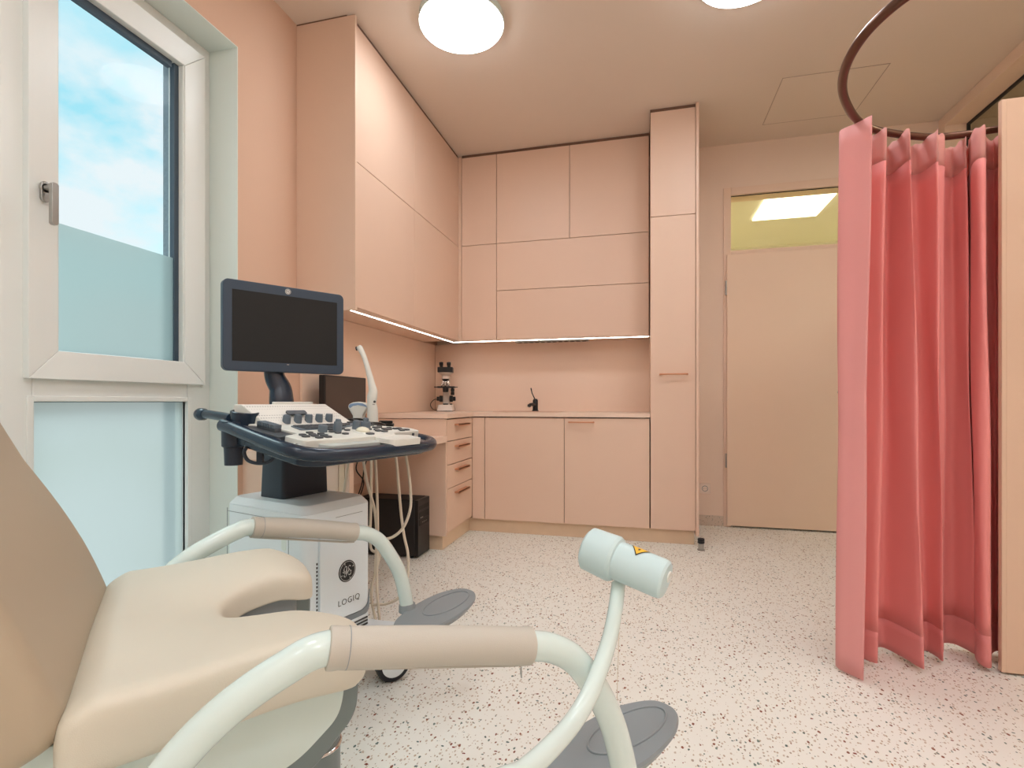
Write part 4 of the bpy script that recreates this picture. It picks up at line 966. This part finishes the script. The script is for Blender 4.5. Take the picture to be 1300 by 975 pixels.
b.tube([MM @ V(p) for p in [(-.001, .149, .0018), (-.005, .148, .0018), (-.005, .143, .0018), (-.001, .142, .0018), (-.002, .146, .0018)]], .0008, 'ink', 6); b.tube([MM @ V(p) for p in [(.005, .149, .0018), (.002, .148, .0018), (.003, .1455, .0018), (.002, .142, .0018), (.005, .141, .0018)]], .0008, 'ink', 6)
b.build('small_badge', mn)
b = MB(); b.prism([(-.004, -.134), (.004, -.134), (.004, -.131), (-.004, -.131)], 0, .0015, 'steel', MM); b.build('indicator', mn)
# monitor neck: shaped, leans
b = MB(); nk = catmull([(-.138, .030, .905), (-.140, .030, .95), (-.142, .029, .99), (-.150, .030, 1.03), (-.160, .015, 1.07), (-.162, .01, 1.11), (-.150, .015, 1.16)], 6)
b.tube(nk, [.047 - .010 * min(1, max(0, (p[2] - .98) / .12)) for p in nk], 'navy', 28, flat=.8); b.build('monitor_neck', us, ang=60)
# probes (rest in the holders) with their leads
def local(p): return us.matrix_world @ V(p)
bpy.context.view_layer.update()
UW = Matrix.Translation(us.location) @ Matrix.Rotation(math.radians(-16), 4, 'Z')
def inst(name, label, cat, base, grp=None):
    t = empty(name, UW @ V(base), 0); tag(t, label, cat, grp); return t, Matrix.Translation(-t.location)
t, inv = inst('endocavity_probe', 'long slim white ultrasound probe standing upright in the holder', 'ultrasound probe', (.13, .255, .905), 'ultrasound probes')
def pxd(x, y, d): return RD((x - 650) / 657 * d, d, .98 + (510 - y) / 657 * d)
D = 2.045
pts = [pxd(474, 541, D), pxd(473, 530, D), pxd(473, 520, D), pxd(472, 512, D), pxd(472.5, 504, D), pxd(473.5, 497, D), pxd(472, 489, D), pxd(468, 472, D), pxd(463, 455, D), pxd(459, 446, D), pxd(456.5, 441.5, D)]
rad = [.021, .0215, .020, .0175, .020, .0175, .014, .0105, .0095, .0105, .0115]
b = MB(inv); P = catmull(pts, 6); rr = []
for i in range(len(P)):
    f = i / 6; k = min(int(f), len(rad) - 2); rr.append(rad[k] + (rad[k + 1] - rad[k]) * (f - k))
b.tube(P, rr, 'whitep', 22, cap=True); e_ = P[-1]; dv = (P[-1] - P[-2]).normalized(); b.lathe([(.0115, 0), (.0105, .004), (.007, .008), (0, .0095)], e_, dv, 'whitep', 20); hb = b.build('probe_handle', t, ang=60)
b = MB(inv); b.lathe([(.0085, 0), (.008, .003), (0, .005)], e_ + pxd(452, 442, D) - pxd(455.5, 441, D) , pxd(440, 440, D) - pxd(455, 438, D), 'navy', 16); b.build('probe_tip', t)
b = MB(inv); c_ = pxd(475.5, 510, D - .021); nrm = (V((0, 0, .98)) - c_).normalized(); b.lathe([(0, 0), (.0048, 0), (.0048, .0012), (0, .0012)], c_, nrm, 'ink', 16); c2 = pxd(473, 513.5, D - .021); b.tube([c2, pxd(476, 513.8, D - .021)], .0012, 'ink', 6); b.build('badge', t)
t, inv = inst('convex_probe', 'white curved-array ultrasound probe with a blue rim beside the slim one', 'ultrasound probe', (.05, .262, .905), 'ultrasound probes')
D = 2.085; right = RD(1, 0, 0); fw = RD(0, 1, 0)
def P2(x, y): return pxd(x, y, D)
def slab(b, pts, th, m, sh=0):
    off = fw * th; base = [P2(x, y) + fw * sh for x, y in pts]
    a = [b.bm.verts.new(p - off) for p in base]; c = [b.bm.verts.new(p + off) for p in base]; n = len(a)
    b.face(a, m); b.face(c[::-1], m)
    for i in range(n): b.face([a[i], c[i], c[(i + 1) % n], a[(i + 1) % n]], m)
body = [(449, 536), (449.5, 528), (446, 522), (443, 517), (444.5, 513), (449, 511), (456, 510), (463, 511), (467.5, 514), (468.5, 518), (465, 523), (462, 528), (462, 536)]
b = MB(inv); slab(b, body, .019, 'whitep'); pb = b.build('probe_handle', t, .010, 4, ang=50)
b = MB(inv); slab(b, [(444.4, 516), (446, 513.2), (450, 511.8), (456, 511.3), (462, 512), (466, 514.2), (467.6, 517), (464, 515.6), (456, 514.2), (450, 515.4), (446.4, 518)], .0202, 'blue'); b.build('blue_rim', t)
def us_lead(pts, label, r=.0055):
    b = MB(); P = catmull([pxd(*p) for p in pts], 10); b.tube(P, r, 'cable', 10); o = b.build('probe_cable'); tag(o, label, 'cable', 'cream probe cables'); return o
us_lead([(497, 562, 2.02), (512, 571, 2.0), (517, 588, 1.99), (521, 620, 1.98), (521, 645, 1.98), (513, 668, 1.98), (500, 681, 1.98), (486, 684.5, 1.98), (476, 681, 2.0), (468, 668, 2.02)], 'cream probe cable making the rightmost big loop in front of the computer')
us_lead([(500, 566, 2.07), (503, 584, 2.06), (506, 615, 2.05), (509, 650, 2.04), (513, 680, 2.03), (518, 705, 2.02), (517, 735, 2.03), (508, 757, 2.04), (492, 766, 2.05), (474, 768, 2.06)], 'cream probe cable hanging second from the right and ending in a low loop')
us_lead([(474, 566, 2.05), (477, 590, 2.04), (479, 640, 2.03), (479.5, 690, 2.03), (478.5, 740, 2.03), (482, 790, 2.03), (484, 815, 2.06)], 'cream probe cable hanging almost straight down past the cart front')
us_lead([(471, 566, 2.14), (471.5, 600, 2.14), (471, 640, 2.13), (470, 690, 2.13), (476, 700, 2.12), (484, 690, 2.12), (486, 683, 2.11), (480, 715, 2.11), (472, 745, 2.11), (474, 775, 2.11), (484, 812, 2.12)], 'cream probe cable doubled back in a small loop behind the leg support')
us_lead([(459, 566, 2.12), (462, 590, 2.11), (468, 620, 2.10), (475, 645, 2.09), (478, 680, 2.08), (476, 730, 2.09)], 'cream probe cable slanting down to the right from the console')
us_lead([(446, 566, 2.16), (443, 585, 2.16), (439, 610, 2.16), (434, 640, 2.2)], 'cream probe cable slanting down to the left behind the cart top')
# ------------------------------------------------------------------ world sky
w = bpy.data.worlds.new('sky'); bpy.context.scene.world = w; w.use_nodes = True
nt = w.node_tree; nt.nodes.clear(); N = nt.nodes.new; L = nt.links.new
out = N('ShaderNodeOutputWorld'); bg = N('ShaderNodeBackground'); bg.inputs['Strength'].default_value = 1.3
tc = N('ShaderNodeTexCoord'); sp = N('ShaderNodeSeparateXYZ'); L(tc.outputs['Generated'], sp.inputs[0])
grad = N('ShaderNodeValToRGB'); L(sp.outputs[2], grad.inputs[0])
el = grad.color_ramp.elements; el[0].position = .0; el[0].color = (.62, .64, .60, 1); el[1].position = .95; el[1].color = (6.0, 6.9, 7.1, 1)
for pos, c in ((.012, (.62, .64, .60, 1)), (.03, (.85, .93, .95, 1)), (.24, (.66, .86, .92, 1)), (.40, (.36, .71, .83, 1)), (.60, (.55, .78, .86, 1)), (.70, (4.6, 5.4, 5.6, 1))):
    e = el.new(pos); e.color = c
mp = N('ShaderNodeMapping'); mp.inputs['Scale'].default_value = (3.2, 3.2, 5.2); mp.inputs['Location'].default_value = (.35, .1, .3); L(tc.outputs['Generated'], mp.inputs[0])
n1 = N('ShaderNodeTexNoise'); n1.inputs['Scale'].default_value = 1.3; n1.inputs['Detail'].default_value = 7; n1.inputs['Roughness'].default_value = .52; L(mp.outputs[0], n1.inputs[0])
cr = N('ShaderNodeValToRGB'); cr.color_ramp.elements[0].position = .44; cr.color_ramp.elements[1].position = .54; L(n1.outputs['Fac'], cr.inputs[0])
msk = N('ShaderNodeMapRange'); msk.inputs[1].default_value = .62; msk.inputs[2].default_value = .42; L(sp.outputs[2], msk.inputs[0])
mm = N('ShaderNodeMath'); mm.operation = 'MULTIPLY'; L(cr.outputs[0], mm.inputs[0]); L(msk.outputs[0], mm.inputs[1])
mx = N('ShaderNodeMix'); mx.data_type = 'RGBA'; mx.inputs[7].default_value = (.80, .82, .85, 1)
L(mm.outputs[0], mx.inputs[0]); L(grad.outputs[0], mx.inputs[6]); L(mx.outputs[2], bg.inputs[0]); L(bg.outputs[0], out.inputs[0])
s = bpy.context.scene
s.view_settings.view_transform = 'Standard'; s.view_settings.look = 'None'; s.view_settings.gamma = 1
s.view_settings.use_curve_mapping = False; s.view_settings.exposure = -0.07
bpy.context.view_layer.update()
